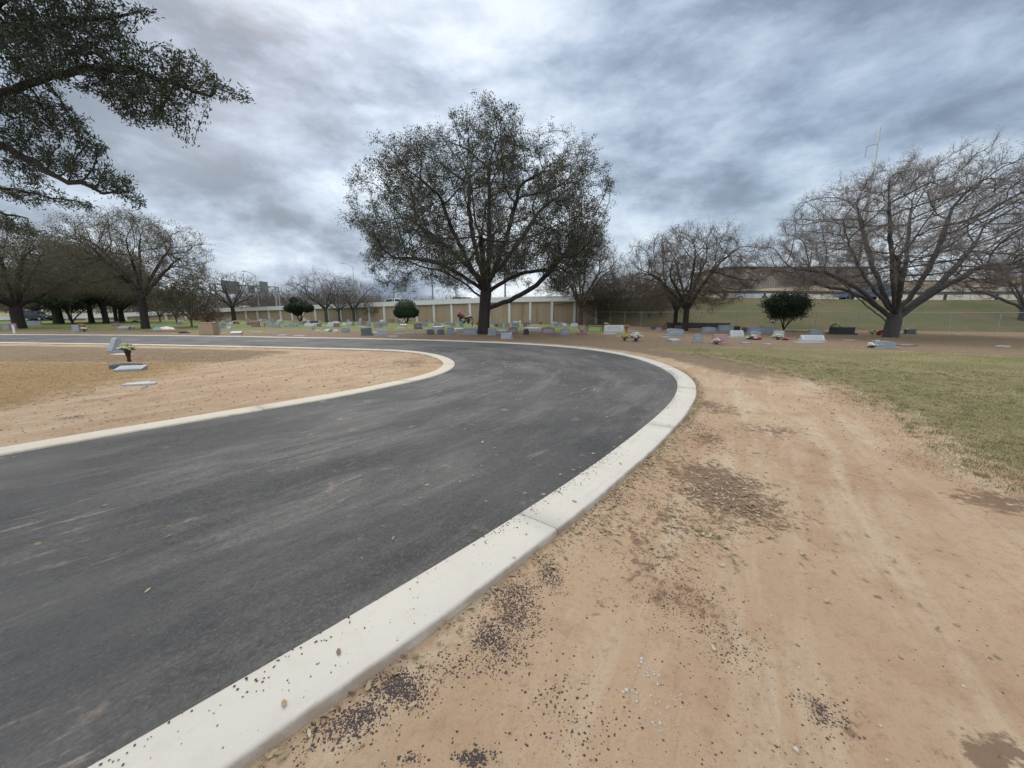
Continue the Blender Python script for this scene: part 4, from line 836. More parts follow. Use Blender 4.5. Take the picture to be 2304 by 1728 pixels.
# ------------------------------------------------------------ graves
MS = dict(l='granite_light', p='granite_pale', g='granite_grey', d='granite_dark', b='granite_black', r='granite_red', k='granite_pink', w='white_stone')
def top_profile(w, h, kind):
    x = w / 2
    if kind == 'round': return [(-x, 0), (x, 0), (x, h * .72)] + [(x * math.cos(a), h * .72 + h * .28 * math.sin(a)) for a in np.linspace(.25, math.pi - .25, 9)] + [(-x, h * .72)]
    if kind == 'serp': return [(-x, 0), (x, 0), (x, h * .84), (x * .86, h * .88), (x * .6, h * .91), (x * .3, h * .98), (0, h), (-x * .3, h * .98), (-x * .6, h * .91), (-x * .86, h * .88), (-x, h * .84)]
    if kind == 'peak': return [(-x, 0), (x, 0), (x * .98, h * .82), (0, h), (-x * .98, h * .82)]
    return [(-x, 0), (x, 0), (x, h), (-x, h)]
CACHE = {}
def headstone(px, py, w, h, kind, mat, label, rz=0.0, group='headstones and grave markers', tilt=0.0, name=None, base=True, panel=None, cat=None, xy=None, dims=None):
    x, y = xy if xy else G(px, py); m = mpp(px, py) if not dims else 1; w, h = (w * m, h * m) if not dims else dims; mt = M[MS[mat]]
    nm = name or {'flat': 'flat_grave_marker', 'bevel': 'bevel_grave_marker', 'slant': 'slant_headstone', 'ledger': 'grave_ledger'}.get(kind, 'headstone')
    root = empty(nm, (x, y, float(ground_h(np.array([x]), np.array([y]))[0]) if abs(x) < 80 and y < 65 else 0), rz, label, cat or ('grave marker' if kind in ('flat', 'bevel', 'ledger') else 'headstone'), group)
    if kind == 'flat':
        MB().box(0, 0, .0, w * 1.0, .58 if w > .8 else .36, .10, 0, .012).build('slab', mt, root); MB().box(0, 0, .052, w * .8, .36 if w > .8 else .2, .008).build('plate', M['granite_light'], root)
    elif kind == 'ledger':
        MB().box(0, .5, .09, w, 2.0, .24, 0, .015).build('slab', mt, root); MB().box(0, .5, -.0, w * 1.12, 2.15, .10, 0, .01).build('base', mt, root)
    elif kind == 'bevel':
        v = [(-w / 2, -.2), (w / 2, -.2), (w / 2, .2), (-w / 2, .2)]; z0, z1 = max(.08, h * .55), max(.16, h)
        mb = MB(); mb.add([(a, b, -.05) for a, b in v] + [(v[0][0], v[0][1], z0), (v[1][0], v[1][1], z0), (v[2][0], v[2][1], z1), (v[3][0], v[3][1], z1)], [(3, 2, 1, 0), (4, 5, 6, 7), (0, 1, 5, 4), (1, 2, 6, 5), (2, 3, 7, 6), (3, 0, 4, 7)]); mb.build('block', mt, root)
        mb = MB(); n = z1 - z0; mb.add([(-w * .4, -.15, z0 + n * .125 + .004), (w * .4, -.15, z0 + n * .125 + .004), (w * .4, .15, z0 + n * .875 + .004), (-w * .4, .15, z0 + n * .875 + .004)], [(0, 1, 2, 3)]); mb.build('inscription_panel', M['granite_light' if mat in 'gdb' else 'granite_light'], root)
    elif kind == 'slant':
        hb = h * .16; MB().box(0, 0, hb / 2 - .04, w * 1.12, .46, hb + .08, 0, .012).build('base', mt, root); t = .34
        pr = [(-t / 2, hb), (t / 2, hb), (t / 2, h), (t * .18, h), (-t / 2, hb + h * .14)]
        V = [(sx * w / 2, q[0], q[1]) for sx in (-1, 1) for q in pr]; mb = MB(); mb.add(V, [(0, 1, 2, 3, 4), (9, 8, 7, 6, 5), (0, 5, 6, 1), (1, 6, 7, 2), (2, 7, 8, 3), (3, 8, 9, 4), (4, 9, 5, 0)]); mb.build('tablet', mt, root)
        a, b = np.array([-t / 2, hb + h * .14]), np.array([t * .18, h]); nrm = np.array([-(b - a)[1], (b - a)[0]]) / np.linalg.norm(b - a) * .004; a2, b2 = a + (b - a) * .14 + nrm, a + (b - a) * .86 + nrm
        MB().add([(-w * .4, a2[0], a2[1]), (w * .4, a2[0], a2[1]), (w * .4, b2[0], b2[1]), (-w * .4, b2[0], b2[1])], [(0, 1, 2, 3)]).build('inscription_panel', M['granite_light' if mat in 'pw' else 'granite_grey' if mat in 'l' else 'granite_light'], root)
    else:
        hb = h * .18 if base else 0.0; T = max(.14, min(.22, w * .3))
        if base: MB().box(0, 0, hb / 2 - .04, w * 1.18, T * 1.9, hb + .08, 0, .012).build('base', mt, root)
        mb = MB(); mb.prism([(a, b + hb) for a, b in top_profile(w, h - hb, kind)], -T / 2, T / 2, .012); mb.build('tablet', mt, root)
        if panel:
            for k in range(panel):
                ww = w * .74 / panel; cx = (k - (panel - 1) / 2) * w * .8 / panel
                mb = MB(); mb.prism([(cx + a, b + hb + h * .12) for a, b in top_profile(ww, h * .42, 'flat' if panel > 1 else 'round')], -T / 2 - .004, -T / 2 + .01); mb.build('inscription_panel', M['granite_light' if mat in 'pwgk' else 'granite_grey'], root)
    if tilt: root.rotation_euler = (R(tilt * .4), R(tilt), rz)
    return root
HS = headstone
# the row just beyond the far kerb, left to right
HS(490, 749, 10, 13, 'flat_top', 'g', 'narrow grey upright headstone close to the right side of the tan box', .3)
HS(532, 752, 21, 7, 'bevel', 'l', 'low grey sloping marker on bare soil to the right of the tan box', .35)
HS(497, 738, 9, 13, 'flat_top', 'g', 'slim grey column-like headstone behind the tan box', .2)
HS(516, 741, 8, 6, 'slant', 'l', 'tiny grey slanted stone below the highway sign gantry', .4)
HS(604, 735, 13, 7, 'slant', 'p', 'white slanted slab left of the mushroom-shaped shrub', .5); HS(622, 737, 14, 9, 'serp', 'g', 'grey upright pair of stones beside the white slanted slab', .2, panel=2)
HS(661, 735, 18, 7, 'serp', 'g', 'wide grey headstone under the mushroom-shaped shrub', .2, panel=2); HS(691, 734.5, 9, 7, 'slant', 'p', 'left one of two white slanted stones right of the mushroom-shaped shrub', .5); HS(700, 734.5, 9, 7, 'slant', 'p', 'right one of two white slanted stones right of the mushroom-shaped shrub', .5)
HS(708, 731, 14, 9, 'flat_top', 'b', 'small black headstone right behind the two white slanted stones', .2)
HS(705, 742, 6, 8, 'flat_top', 'g', 'narrow grey stone in the grass below the black headstone', .2); HS(737.6, 746, 14, 6, 'slant', 'g', 'low dark grey slanted stone on soil under the open bare tree', -.4); HS(756, 747, 9, 6, 'slant', 'l', 'small grey block stone between the low slanted stone and the stepped stone', .3)
HS(777.6, 748, 18, 11, 'serp', 'g', 'wide grey headstone with a curved top under the pale bare tree', .3, panel=1); HS(758, 733, 12, 8, 'slant', 'w', 'white stone with rough edges on the grass below the dense bare tree', .2); HS(775, 733, 8, 7, 'slant', 'p', 'pale slanted stone below the pale bare tree', .5); HS(809, 731, 14, 7, 'serp', 'l', 'speckled light grey headstone in the grass right of the pale bare tree', .1)
HS(826, 754, 23, 17, 'flat_top', 'd', 'dark slab headstone leaning left, close to the far kerb', .35, tilt=-5); HS(858, 755.5, 18, 14, 'slant', 'l', 'light grey tilted headstone just right of the dark leaning slab', .4, tilt=5)
HS(908, 734, 14, 5, 'bevel', 'k', 'low pinkish marker below the round shrub', .2); HS(940.5, 740, 17, 13, 'serp', 'r', 'reddish granite headstone on grass right of the round shrub', .35, panel=1); HS(947, 733, 11, 7, 'flat_top', 'g', 'grey headstone behind the reddish granite one', .1)
HS(969, 752, 16, 12, 'round', 'd', 'dark grey rounded headstone, first of three in a row left of the oak', .1); HS(992, 752.3, 15, 12, 'serp', 'd', 'dark grey headstone, second of three in a row left of the oak', .1); HS(1014.5, 752.3, 15, 16, 'flat_top', 'g', 'tall dark grey headstone, third of three in a row left of the oak', .05)
HS(1057.6, 753, 30, 15, 'flat_top', 'g', 'wide grey double headstone with paler inset panels left of the oak trunk', .0, panel=3); HS(1072, 742, 14, 9, 'slant', 'p', 'pale slanted headstone tucked behind the left side of the oak trunk', -.2)
HS(984, 735, 13, 9, 'serp', 'g', 'small grey headstone behind the three dark ones', .0, panel=1); HS(1019, 734, 12, 8, 'round', 'g', 'small rounded grey headstone behind the tall dark one', .0)
HS(1107, 754, 17, 18, 'round', 'l', 'tall grey rounded headstone on a plinth against the oak trunk', -.1, panel=1); HS(1140.6, 762, 24, 14, 'slant', 'l', 'light grey stone tipped sideways nearest to the far kerb, right of the oak', -.3, tilt=-7)
HS(1154.4, 751, 19, 16, 'serp', 'r', 'brown-red headstone right of the oak behind the tipped stone', .1, panel=1); HS(1184, 752.3, 12, 13, 'round', 'b', 'small black-green rounded headstone in the row right of the oak', .0); HS(1232.8, 753.5, 28, 19, 'serp', 'r', 'wide red granite headstone with ledges, right of the oak', .0, panel=2)
HS(1271, 752.5, 19, 15, 'serp', 'g', 'grey headstone between the wide red one and the heart', .0, panel=1)
HS(1126, 736, 11, 10, 'flat_top', 'g', 'small grey headstone with light frame, left of a pair behind the row', .0, panel=1); HS(1141, 736, 12, 9, 'flat_top', 'g', 'small grey headstone with light frame, right of a pair behind the row', .0, panel=1); HS(1160, 736, 18, 11, 'flat_top', 'l', 'grey double headstone in the grass behind the red ones', .0, panel=2)
HS(1188, 731, 8, 6, 'flat_top', 'r', 'small reddish headstone below the white cross', .0); HS(1201, 741, 12, 10, 'slant', 'p', 'white slanted headstone at the head of a pale ledger', -.3); HS(1251, 736, 12, 11, 'serp', 'l', 'light grey headstone left of the half-leafy tree', .0, panel=1); HS(1270, 736, 10, 9, 'slant', 'k', 'pinkish slanted stone just left of the half-leafy tree trunk', .2); HS(1292, 737, 15, 10, 'slant', 'l', 'grey slanted stone at the foot of the half-leafy tree', -.3)
HS(1381, 748, 41, 17, 'slant', 'p', 'very wide pale slanted headstone right of the metal bench', -.15); HS(1471, 741, 13, 7, 'flat_top', 'd', 'low dark brown headstone before the fence, left of two brownish stones', .0); HS(1481, 746, 12, 9, 'round', 'k', 'small rounded brownish-grey headstone before the twiggy tree', .2); HS(1494, 741, 12, 13, 'round', 'r', 'upright red-brown headstone beside the dark narrow trunk', .1)
HS(1518, 755, 38, 16, 'round', 'g', 'wide dark grey arched double headstone in front of the twiggy tree', .05, panel=2); HS(1526, 741, 16, 9, 'serp', 'd', 'dark headstone with a white top between the two dark trunks', .0); HS(1569.7, 771.5, 18, 20, 'serp', 'g', 'grey upright headstone standing alone at the grass edge', -.1, panel=1)
HS(1594, 748, 30, 13, 'serp', 'g', 'wide grey headstone right of the twiggy tree trunk', .0, panel=1); HS(1617.6, 773.5, 29, 21, 'flat_top', 'k', 'pink granite headstone at the grass edge with a dark bouquet before it', -.15); HS(1632, 747, 34, 16, 'flat_top', 'g', 'wide dark grey slab headstone at the end of the low black fence', .0, panel=1)
HS(1657, 759, 26, 16, 'slant', 'p', 'light slanted headstone right behind the pink granite one', -.2); HS(1658, 744, 12, 10, 'flat_top', 'b', 'small black headstone behind the light slanted one', .0); HS(1675, 747, 13, 11, 'flat_top', 'd', 'small dark headstone next to the wide wavy-topped grey one', .0); HS(1702, 749, 41, 15, 'serp', 'g', 'wide grey wavy-topped headstone left of the small evergreen tree', .0, panel=2)
HS(1731, 749, 18, 14, 'flat_top', 'g', 'square grey headstone left of the evergreen stems', .0); HS(1738, 738, 34, 9, 'serp', 'd', 'broad dark headstone farther back behind the evergreen stems', .0, panel=1)
HS(1699, 762, 20, 17, 'round', 'g', 'rounded grey headstone wreathed with white and pink flowers', -.1); HS(1750.6, 761, 21, 17, 'flat_top', 'p', 'pale square headstone with white flowers at its foot', -.1, panel=1)
HS(1835, 754, 25, 14, 'serp', 'l', 'light grey headstone behind the large pale slanted one', -.1); HS(1827, 767, 44, 13, 'slant', 'p', 'large pale slanted headstone with a long slab before it', -.25); HS(1893, 752, 50, 16, 'flat_top', 'b', 'long black headstone under the left limbs of the big bare tree', -.1)
HS(1990, 783, 35, 17, 'round', 'g', 'low grey headstone in front of the big bare tree with cream flowers beside it', -.3); HS(2046, 751, 20, 11, 'flat_top', 'd', 'dark stone right of the big bare tree trunk', -.3)
HS(15, 742, 11, 12, 'flat_top', 'l', 'pale headstone at the very left edge under the fanning tree', .5); HS(30, 741, 13, 14, 'serp', 'k', 'brownish headstone just left of the fanning tree trunk', .4); HS(74, 731, 28, 9, 'serp', 'l', 'wide pale headstone right of the fanning tree trunk', .4, panel=2); HS(172, 746, 12, 15, 'flat_top', 'l', 'pale headstone with bouquets below the evergreen shrub on the left', .4); HS(284, 741, 26, 7, 'bevel', 'l', 'low grey marker with blooms left of the tall straight trunk', .4); HS(261, 734, 13, 7, 'flat_top', 'k', 'brownish headstone below the close pair of trunks', .4); HS(404, 731, 9, 7, 'flat_top', 'g', 'small grey headstone left of the bushy olive shrub', .3)
# grave ledgers and flat markers that can be told apart
LG = 'flat grave markers and ledgers'
for px, py, w, k, mt, lab in [(1035, 745, 24, 'ledger', 'p', 'long white ledger slab behind the tall dark headstone'), (985, 740, 22, 'ledger', 'p', 'long white ledger slab behind the first dark headstones'), (1205, 744, 30, 'ledger', 'p', 'long pale ledger slab right of the black-green headstone'), (1130, 750, 22, 'ledger', 'l', 'grey ledger slab between the oak trunk and the brown-red headstone'),
        (1370, 751, 29, 'flat', 'p', 'thin pale slab in front of the very wide pale headstone'), (1394, 757, 17, 'flat', 'l', 'pale flat marker left of the two flower pots'), (1424, 767, 24, 'flat', 'l', 'flat marker carrying the two pots of yellow and white flowers'), (1425, 745, 14, 'flat', 'l', 'small grey flat marker right of the very wide pale headstone'),
        (1497.5, 758.5, 19, 'flat', 'l', 'thin grey flat marker left of the arched double headstone'), (1516.7, 769.5, 26, 'bevel', 'l', 'blue-grey sloping marker in front of the arched double headstone'), (1678, 772.5, 22, 'flat', 'g', 'dark grey flat marker right of the pink granite headstone'), (1729, 775.5, 23, 'flat', 'k', 'brownish flat marker at the grass edge below the evergreen'),
        (1820, 771.5, 56, 'flat', 'l', 'long flat slab in front of the large pale slanted headstone'), (2040, 778, 34, 'flat', 'd', 'dark flat slab right of the low headstone under the big bare tree'), (2152, 753, 22, 'flat', 'l', 'grey flat stone by the fence right of the big bare tree'), (2256, 780, 24, 'flat', 'p', 'pale flat marker near the right edge of the picture'), (1912, 766, 22, 'flat', 'k', 'brownish flat stone left of the big bare trunk'),
        (501, 750.5, 15, 'flat', 'p', 'pale flat marker by the narrow grey headstone at the tan box'), (563, 745, 14, 'flat', 'l', 'first flat marker of the staggered row right of the tan box'), (578, 747, 20, 'flat', 'p', 'second and longest flat marker of the staggered row right of the tan box'), (604, 750, 14, 'flat', 'k', 'third flat marker of the staggered row right of the tan box'), (616, 752.5, 12, 'flat', 'k', 'fourth flat marker of the staggered row right of the tan box'), (636.6, 754.5, 21, 'flat', 'p', 'last flat marker of the staggered row, nearest the kerb'),
        (676, 756, 26, 'flat', 'p', 'long pale flat marker at the kerb under the mushroom-shaped shrub'), (714, 744, 13, 'flat', 'p', 'small pale flat marker left of the low dark grey slanted stone'), (727, 746, 12, 'flat', 'p', 'pale strip in front of the low dark grey slanted stone'), (843.6, 748, 16, 'flat', 'w', 'white flat marker between the dark slab and the light tilted headstone'), (886, 757, 20, 'flat', 'p', 'pale flat marker nearest the kerb below the round shrub'), (901, 751, 20, 'flat', 'p', 'left one of three flat markers in a line below the round shrub'), (923.6, 749, 18, 'flat', 'p', 'middle one of three flat markers in a line below the round shrub'), (946, 750, 19, 'flat', 'k', 'right one of three flat markers in a line below the round shrub'), (900, 739, 22, 'flat', 'p', 'long pale flat marker on grass left of the reddish granite headstone'), (925, 738.5, 13, 'flat', 'p', 'pale flat marker touching the reddish granite headstone'), (961, 740, 15, 'flat', 'p', 'pale flat marker behind the first dark rounded headstone'),
        (815, 735.5, 15, 'flat', 'p', 'white flat marker in the grass behind the dark leaning slab'), (862, 732, 13, 'flat', 'p', 'upper of two white flat markers left of the round shrub'), (871, 734.5, 11, 'flat', 'p', 'lower of two white flat markers left of the round shrub'), (1205, 737, 14, 'flat', 'p', 'pale flat marker behind the long ledger right of the oak'), (948, 744, 12, 'flat', 'p', 'pale flat marker in front of the reddish granite headstone')]:
    HS(px, py, w, 8, k, mt, lab, random.Random(px).uniform(-.15, .45), LG)
# the crowd of small graves towards the wall
ORD = ['first', 'second', 'third', 'fourth', 'fifth', 'sixth', 'seventh', 'eighth', 'ninth', 'tenth', 'eleventh', 'twelfth', 'thirteenth', 'fourteenth', 'fifteenth', 'sixteenth', 'seventeenth', 'eighteenth', 'nineteenth', 'twentieth']
SEG = [(480, 600, 'below the sign gantry'), (600, 690, 'around the mushroom-shaped shrub'), (690, 830, 'under the bare trees'), (830, 965, 'around the round shrub'), (965, 1075, 'left of the oak'), (1098, 1290, 'right of the oak')]
rr = random.Random(5); far = []
for i in range(175):
    py = 724.2 + 12.5 * rr.random() ** 1.25; px = rr.uniform(486, 1288)
    if py > 731 and rr.random() < .45: continue
    if 1075 < px < 1098 or any(abs(px - q[0]) < 5 and abs(py - q[1]) < 3 for q in far): continue
    k, mt, ph = rr.choice([('flat', 'p', 'small pale flat marker'), ('flat', 'p', 'small pale flat marker'), ('flat', 'l', 'small grey flat marker'), ('slant', 'p', 'small white slanted stone'), ('slant', 'l', 'small grey slanted stone'), ('flat_top', 'g', 'small square dark grey stone'), ('serp', 'l', 'small curved light grey stone'), ('round', 'g', 'small rounded grey stone'), ('flat_top', 'r', 'small reddish stone')])
    far.append((px, py, k, mt, ph))
far.sort(); cnt = {}
for px, py, k, mt, ph in far:
    seg = next((s for a, b, s in SEG if a <= px < b), SEG[-1][2]); n = cnt.get((ph, seg), 0); cnt[(ph, seg)] = n + 1
    HS(px, py, 0, 0, k, mt, f'{ORD[n]} {ph} from the left, towards the wall {seg}', rr.uniform(-.2, .4), 'small graves scattered towards the retaining wall', dims=((rr.uniform(.5, .95), .5) if k == 'flat' else (rr.uniform(.35, .75), rr.uniform(.28, .58))), cat='grave marker' if k == 'flat' else 'headstone')

# heart headstone
def heart():
    x, y = G(1309, 753); root = empty('heart_headstone', (x, y, 0), 0, 'red-brown heart-shaped headstone on a carved base, below the half-leafy tree', 'headstone', 'headstones and grave markers')
    MB().box(0, 0, .05, .68, .34, .22, 0, .02).build('base', M['granite_red'], root); MB().box(.12, .14, .34, .44, .12, .5, 0, .03).build('back_slab', M['granite_light'], root)
    pr = []
    for t in np.linspace(0, 2 * math.pi, 30, endpoint=False): pr.append((.0175 * 16 * math.sin(t) ** 3, .44 + .0175 * (13 * math.cos(t) - 5 * math.cos(2 * t) - 2 * math.cos(3 * t) - math.cos(4 * t))))
    MB().prism(pr[::-1], -.12, .02, .015).build('heart', M['granite_red'], root); MB().prism([(a * .7, .44 + (b - .44) * .7) for a, b in pr[::-1]], -.126, -.11).build('inscription_panel', M['granite_pink'], root)
heart()
# flowers
def blooms(parent, name, c, rx, rz_, n, size, mat, seed):
    rng = np.random.default_rng(seed); V = []; Q = []
    for i in range(n):
        v = rng.normal(0, 1, 3); v /= np.linalg.norm(v); v[2] = abs(v[2]) * 1.0 - .15; p = np.array(c) + v * np.array([rx, rx, rz_]) * rng.uniform(.7, 1)
        for ring, (k, tilt) in enumerate(((7, .35), (5, .9))):
            for j in range(k):
                a = 2 * math.pi * j / k + ring * .4; d = np.array([math.cos(a), math.sin(a), tilt]) + v * .5; d /= np.linalg.norm(d); s = np.cross(d, v + .01); s /= np.linalg.norm(s) + 1e-9
                q = len(V); L = size * (1 - .25 * ring); V += [p, p + d * L * .6 + s * L * .32, p + d * L, p + d * L * .6 - s * L * .32]; Q.append((q, q + 1, q + 2, q + 3))
    link_mesh(name, np_mesh(name, V, np.array(Q)), mat, parent)
def vase_flowers(x, y, h, s, mat, label, seed, vase='vase_grey', grp='flowers set at the graves', z=0.0, spread=1.0, two=None, cat='flowers'):
    root = empty('flower_vase', (x, y, z), 0, label, cat, grp)
    if h > 0: MB().lathe([(.035 * s, 0), (.05 * s, .03), (.04 * s, h * .3), (.075 * s, h * .85), (.09 * s, h), (.075 * s, h)], 12).build('vase', M[vase], root, True)
    blooms(root, 'foliage', (0, 0, h + .02), .16 * s * spread, .10 * s, 22, .06 * s, M['leaf_olive'], seed + 1); blooms(root, 'blossoms', (0, 0, h + .06 * s), .17 * s * spread, .13 * s, 26, .07 * s, M[mat], seed)
    if two: blooms(root, 'blossoms', (.05, -.05, h + .07 * s), .17 * s * spread, .14 * s, 14, .07 * s, M[two], seed + 2)
    return root
xx, yy = G(297, 829.5)
def FV(px, py, h, s, mat, lab, **k): x, y = G(px, py); return vase_flowers(x, y, h, s, mat, lab, int(px), **k)
FV(1405, 767, .14, 1.15, 'fl_yellow', 'pot of yellow and orange flowers on the flat marker, left of the white pot'); FV(1431, 768, .16, 1.7, 'fl_white', 'pot of dense white flowers on the flat marker, right of the yellow pot'); FV(1409, 748, .35, 1.1, 'fl_yellow', 'tall spray in a reddish pot right of the very wide pale headstone', vase='terracotta', two='fl_pink')
FV(1612, 775, .1, 1.1, 'fl_white', 'dark bouquet with white ribbon against the pink granite headstone', two='fl_pink'); FV(1692, 764, 0, 1.5, 'fl_white', 'white flowers around the rounded grey headstone'); FV(1703, 764, 0, 1.2, 'fl_pink', 'pink wreath leaning on the rounded grey headstone'); FV(1750, 763.5, .05, 1.5, 'fl_white', 'white and green bouquet before the pale square headstone')
FV(1768, 765, 0, 1.0, 'fl_pink', 'small pink flowers on the soil right of the pale square headstone'); FV(1736, 739, .55, 1.0, 'fl_white', 'white flowers on a thin stake behind the small evergreen tree'); FV(1877, 752, .5, 1.6, 'fl_cream', 'cream flowers rising behind the long black headstone'); FV(1962, 752, .1, 1.2, 'fl_cream', 'cream flowers left of the big bare tree trunk'); FV(1984, 753.5, 0, 1.6, 'fl_red', 'red flowers at the foot of the big bare tree'); FV(2010, 755, 0, 1.2, 'fl_pink', 'pink flowers at the right foot of the big bare tree'); FV(2037, 752, .25, .9, 'fl_white', 'white figure-like flowers before the dark stone by the bare tree')
FV(1972, 782, .0, 1.6, 'fl_white', 'cream flowers lying left of the low grey headstone'); FV(183, 741, .15, 1.7, 'fl_orange', 'orange and yellow bouquet left of the close pair of trunks', two='fl_yellow'); FV(190, 746, .12, 1.3, 'fl_white', 'white bouquet beside the orange one'); FV(292, 742, .1, 1.1, 'fl_white', 'small white flowers on the low grey marker at left'); FV(1364, 737, .3, 1.0, 'fl_white', 'white flower on a stick behind the very wide pale headstone'); FV(1710, 747, .35, .8, 'fl_pink', 'tiny pink flower behind the wavy-topped headstone')
FV(1037, 729, .9, 3.0, 'fl_pink', 'tall pink decoration near the wall, left of the oak'); FV(1044, 729, .3, 2.2, 'fl_white', 'white bouquet below the tall pink decoration'); FV(1054, 729, .6, 3.2, 'fl_pink', 'arch of lilac and pink flowers near the wall, left of the oak', two='fl_white'); FV(1078, 731, .0, 2.4, 'fl_orange', 'orange-brown flowers close behind the oak trunk'); FV(1118, 735, 0, 1.6, 'fl_orange', 'orange flowers right of the oak trunk'); FV(907, 733, 0, 1.5, 'fl_orange', 'orange flowers on the low pinkish marker'); FV(793, 732, 0, 1.6, 'fl_yellow', 'yellow flowers by the pale slanted stone'); FV(530, 729, 0, 2.2, 'fl_yellow', 'yellow-orange flowers below the round bare oak'); FV(305, 724.5, 0, 2.0, 'fl_white', 'white flowers far back left of the tall straight trunk')
# crosses
def cross(px, py, h, mat, lab):
    x, y = G(px, py); m = mpp(px, py); root = empty('grave_cross', (x, y, 0), .1, lab, 'cross', 'grave crosses'); h = h * m
    MB().box(0, 0, h / 2, h * .13, .06, h, 0, .005).build('upright', mat, root); MB().box(0, -.005, h * .68, h * .6, .062, h * .12, 0, .005).build('crossbar', mat, root)
cross(1170, 730, 10, M['white_paint'], 'small white cross near the wall right of the oak'); cross(1063, 735, 11, M['vase_brown'], 'brown wooden cross left of the oak trunk'); cross(1503, 729, 9, M['white_paint'], 'small pale cross under the twiggy tree')

# the four graves on the island
x, y = G(263, 792); root = empty('headstone', (x, y, .01), -.5, 'grey tapered headstone leaning like a wedge on the island, nearest the far road', 'headstone', 'headstones on the island')
MB().box(0, 0, .0, .62, .42, .10, 0, .015).build('base', M['granite_light'], root)
mb = MB(); pr = [(-.22, .05), (.20, .05), (.13, .50), (.06, .545), (-.02, .53)]; V = [(sx * .27 * (1 - .28 * (q[1] - .05)), q[0], q[1]) for sx in (-1, 1) for q in pr]; mb.add(V, [(0, 1, 2, 3, 4), (9, 8, 7, 6, 5), (0, 5, 6, 1), (1, 6, 7, 2), (2, 7, 8, 3), (3, 8, 9, 4), (4, 9, 5, 0)]); mb.build('tablet', M['granite_light'], root)
x, y = G(275, 799); o = empty('flat_grave_marker', (x, y, .0), -.1, 'pale flat plate in the soil in front of the wedge-shaped headstone', 'grave marker', 'grave markers on the island'); MB().box(0, 0, .0, .62, .34, .09, 0, .01).build('slab', M['granite_pale'], o)
x, y = G(284, 829); o = empty('bevel_grave_marker', (x, y, .0), .35, 'dark sloping marker carrying the brown flower vase, on the island', 'grave marker', 'grave markers on the island')
mb = MB(); mb.box(0, 0, .05, .60, .34, .16, 0, .015); mb.build('slab', M['granite_dark'], o); MB().box(0, -.02, .134, .5, .26, .008).build('plate', M['granite_black'], o)
x, y = G(296, 836); o = empty('bevel_grave_marker', (x, y, .0), .35, 'grey sloping marker directly in front of the dark one, on the island', 'grave marker', 'grave markers on the island')
mb = MB(); v = [(-.29, -.17), (.29, -.17), (.29, .17), (-.29, .17)]; mb.add([(a, b, -.04) for a, b in v] + [(-.29, -.17, .085), (.29, -.17, .085), (.29, .17, .15), (-.29, .17, .15)], [(3, 2, 1, 0), (4, 5, 6, 7), (0, 1, 5, 4), (1, 2, 6, 5), (2, 3, 7, 6), (3, 0, 4, 7)]); mb.build('block', M['granite_light'], o); MB().add([(-.23, -.12, .098), (.23, -.12, .098), (.23, .12, .144), (-.23, .12, .144)], [(0, 1, 2, 3)]).build('plate', M['granite_grey'], o)
x, y = G(293, 824); o = vase_flowers(x, y, .34, 1.0, 'fl_cream', 'brown fluted vase of lime and white chrysanthemums on the dark island marker', 3, 'vase_brown', 'flowers set at the graves', .13, 1.0, 'fl_white')
x, y = G(318, 867); o = empty('flat_grave_marker', (x, y, .0), .25, 'pale broken-cornered flat stone sunk in dead grass, nearest marker on the island', 'grave marker', 'grave markers on the island')
MB().prism([(-.30, -.10), (-.10, -.24), (.06, -.24), (.075, -.13), (.24, -.10), (.29, .06), (.08, .11), (-.30, .12)], -.05, .045).build('slab', M['granite_pale'], o)
o.children[0].rotation_euler = (R(-90), 0, 0); o.children[0].scale = (1, 1, -1)
x, y = G(315, 878); o = tag(MB().tube([(0, 0, -.05), (.01, .05, .05), (.02, .16, .055)], .014, 6).build('metal_stake', M['metal_grey'], None, True), 'short grey metal stake lying against the sunken flat stone', 'stake'); o.location = (x, y, 0)

# ------------------------------------------------------------ bench, box, post, sheets
def bench():
    x, y = G(1338, 746); root = empty('park_bench', (x, y, 0), -.25, 'black ornate metal bench between the heart headstone and the wide pale one', 'bench'); B = M['metal_dark']
    mb = MB(); [mb.box(0, -.20 + i * .075, .42, 1.25, .055, .02) for i in range(6)]; mb.build('seat', B, root)
    mb = MB(); mb.tube([(-.62, .24, .42), (-.62, .30, .82), (-.3, .31, .88), (0, .31, .92), (.3, .31, .88), (.62, .30, .82), (.62, .24, .42)], .03, 6); mb.tube([(-.62, .26, .55), (.62, .26, .55)], .025, 5)
    for i in range(9): xx = -.5 + i * .125; mb.tube([(xx, .26, .55), (xx + .04, .28, .65), (xx - .04, .29, .75), (xx, .30, .86)], .018, 5)
    mb.build('backrest', B, root)
    for sx in (-1, 1):
        MB().tube([(sx * .62, -.28, 0), (sx * .62, -.22, .42), (sx * .62, -.26, .62), (sx * .62, .28, .64)], .03, 6).build('armrest', B, root)
        MB().tube([(sx * .62, .34, 0), (sx * .62, .24, .42)], .03, 6).build('leg', B, root); MB().tube([(sx * .45, -.25, 0), (sx * .5, -.18, .41)], .016, 6).build('leg', B, root)
bench()
x, y = G(466, 753.6); root = empty('wooden_box', (x, y + .45, 0), -.12, 'tan plywood box with a thin lid, standing beside the far kerb on the left', 'box')
MB().box(0, -.2, .39, 1.10, .5, .80, 0, .01).build('body', M['tan_box'], root); MB().box(0, -.2, .81, 1.13, .53, .035, 0, .008).build('lid', M['tan_box'], root)
x, y = G(33, 749.5); MBp = MB().box(0, 0, .25, .10, .10, .6, 0, .015).box(0, 0, .57, .13, .13, .04, 0, .01).build('marker_post', M['white_paint']); MBp.location = (x, y, 0); tag(MBp, 'thin white marker post on the verge at the left edge', 'post')
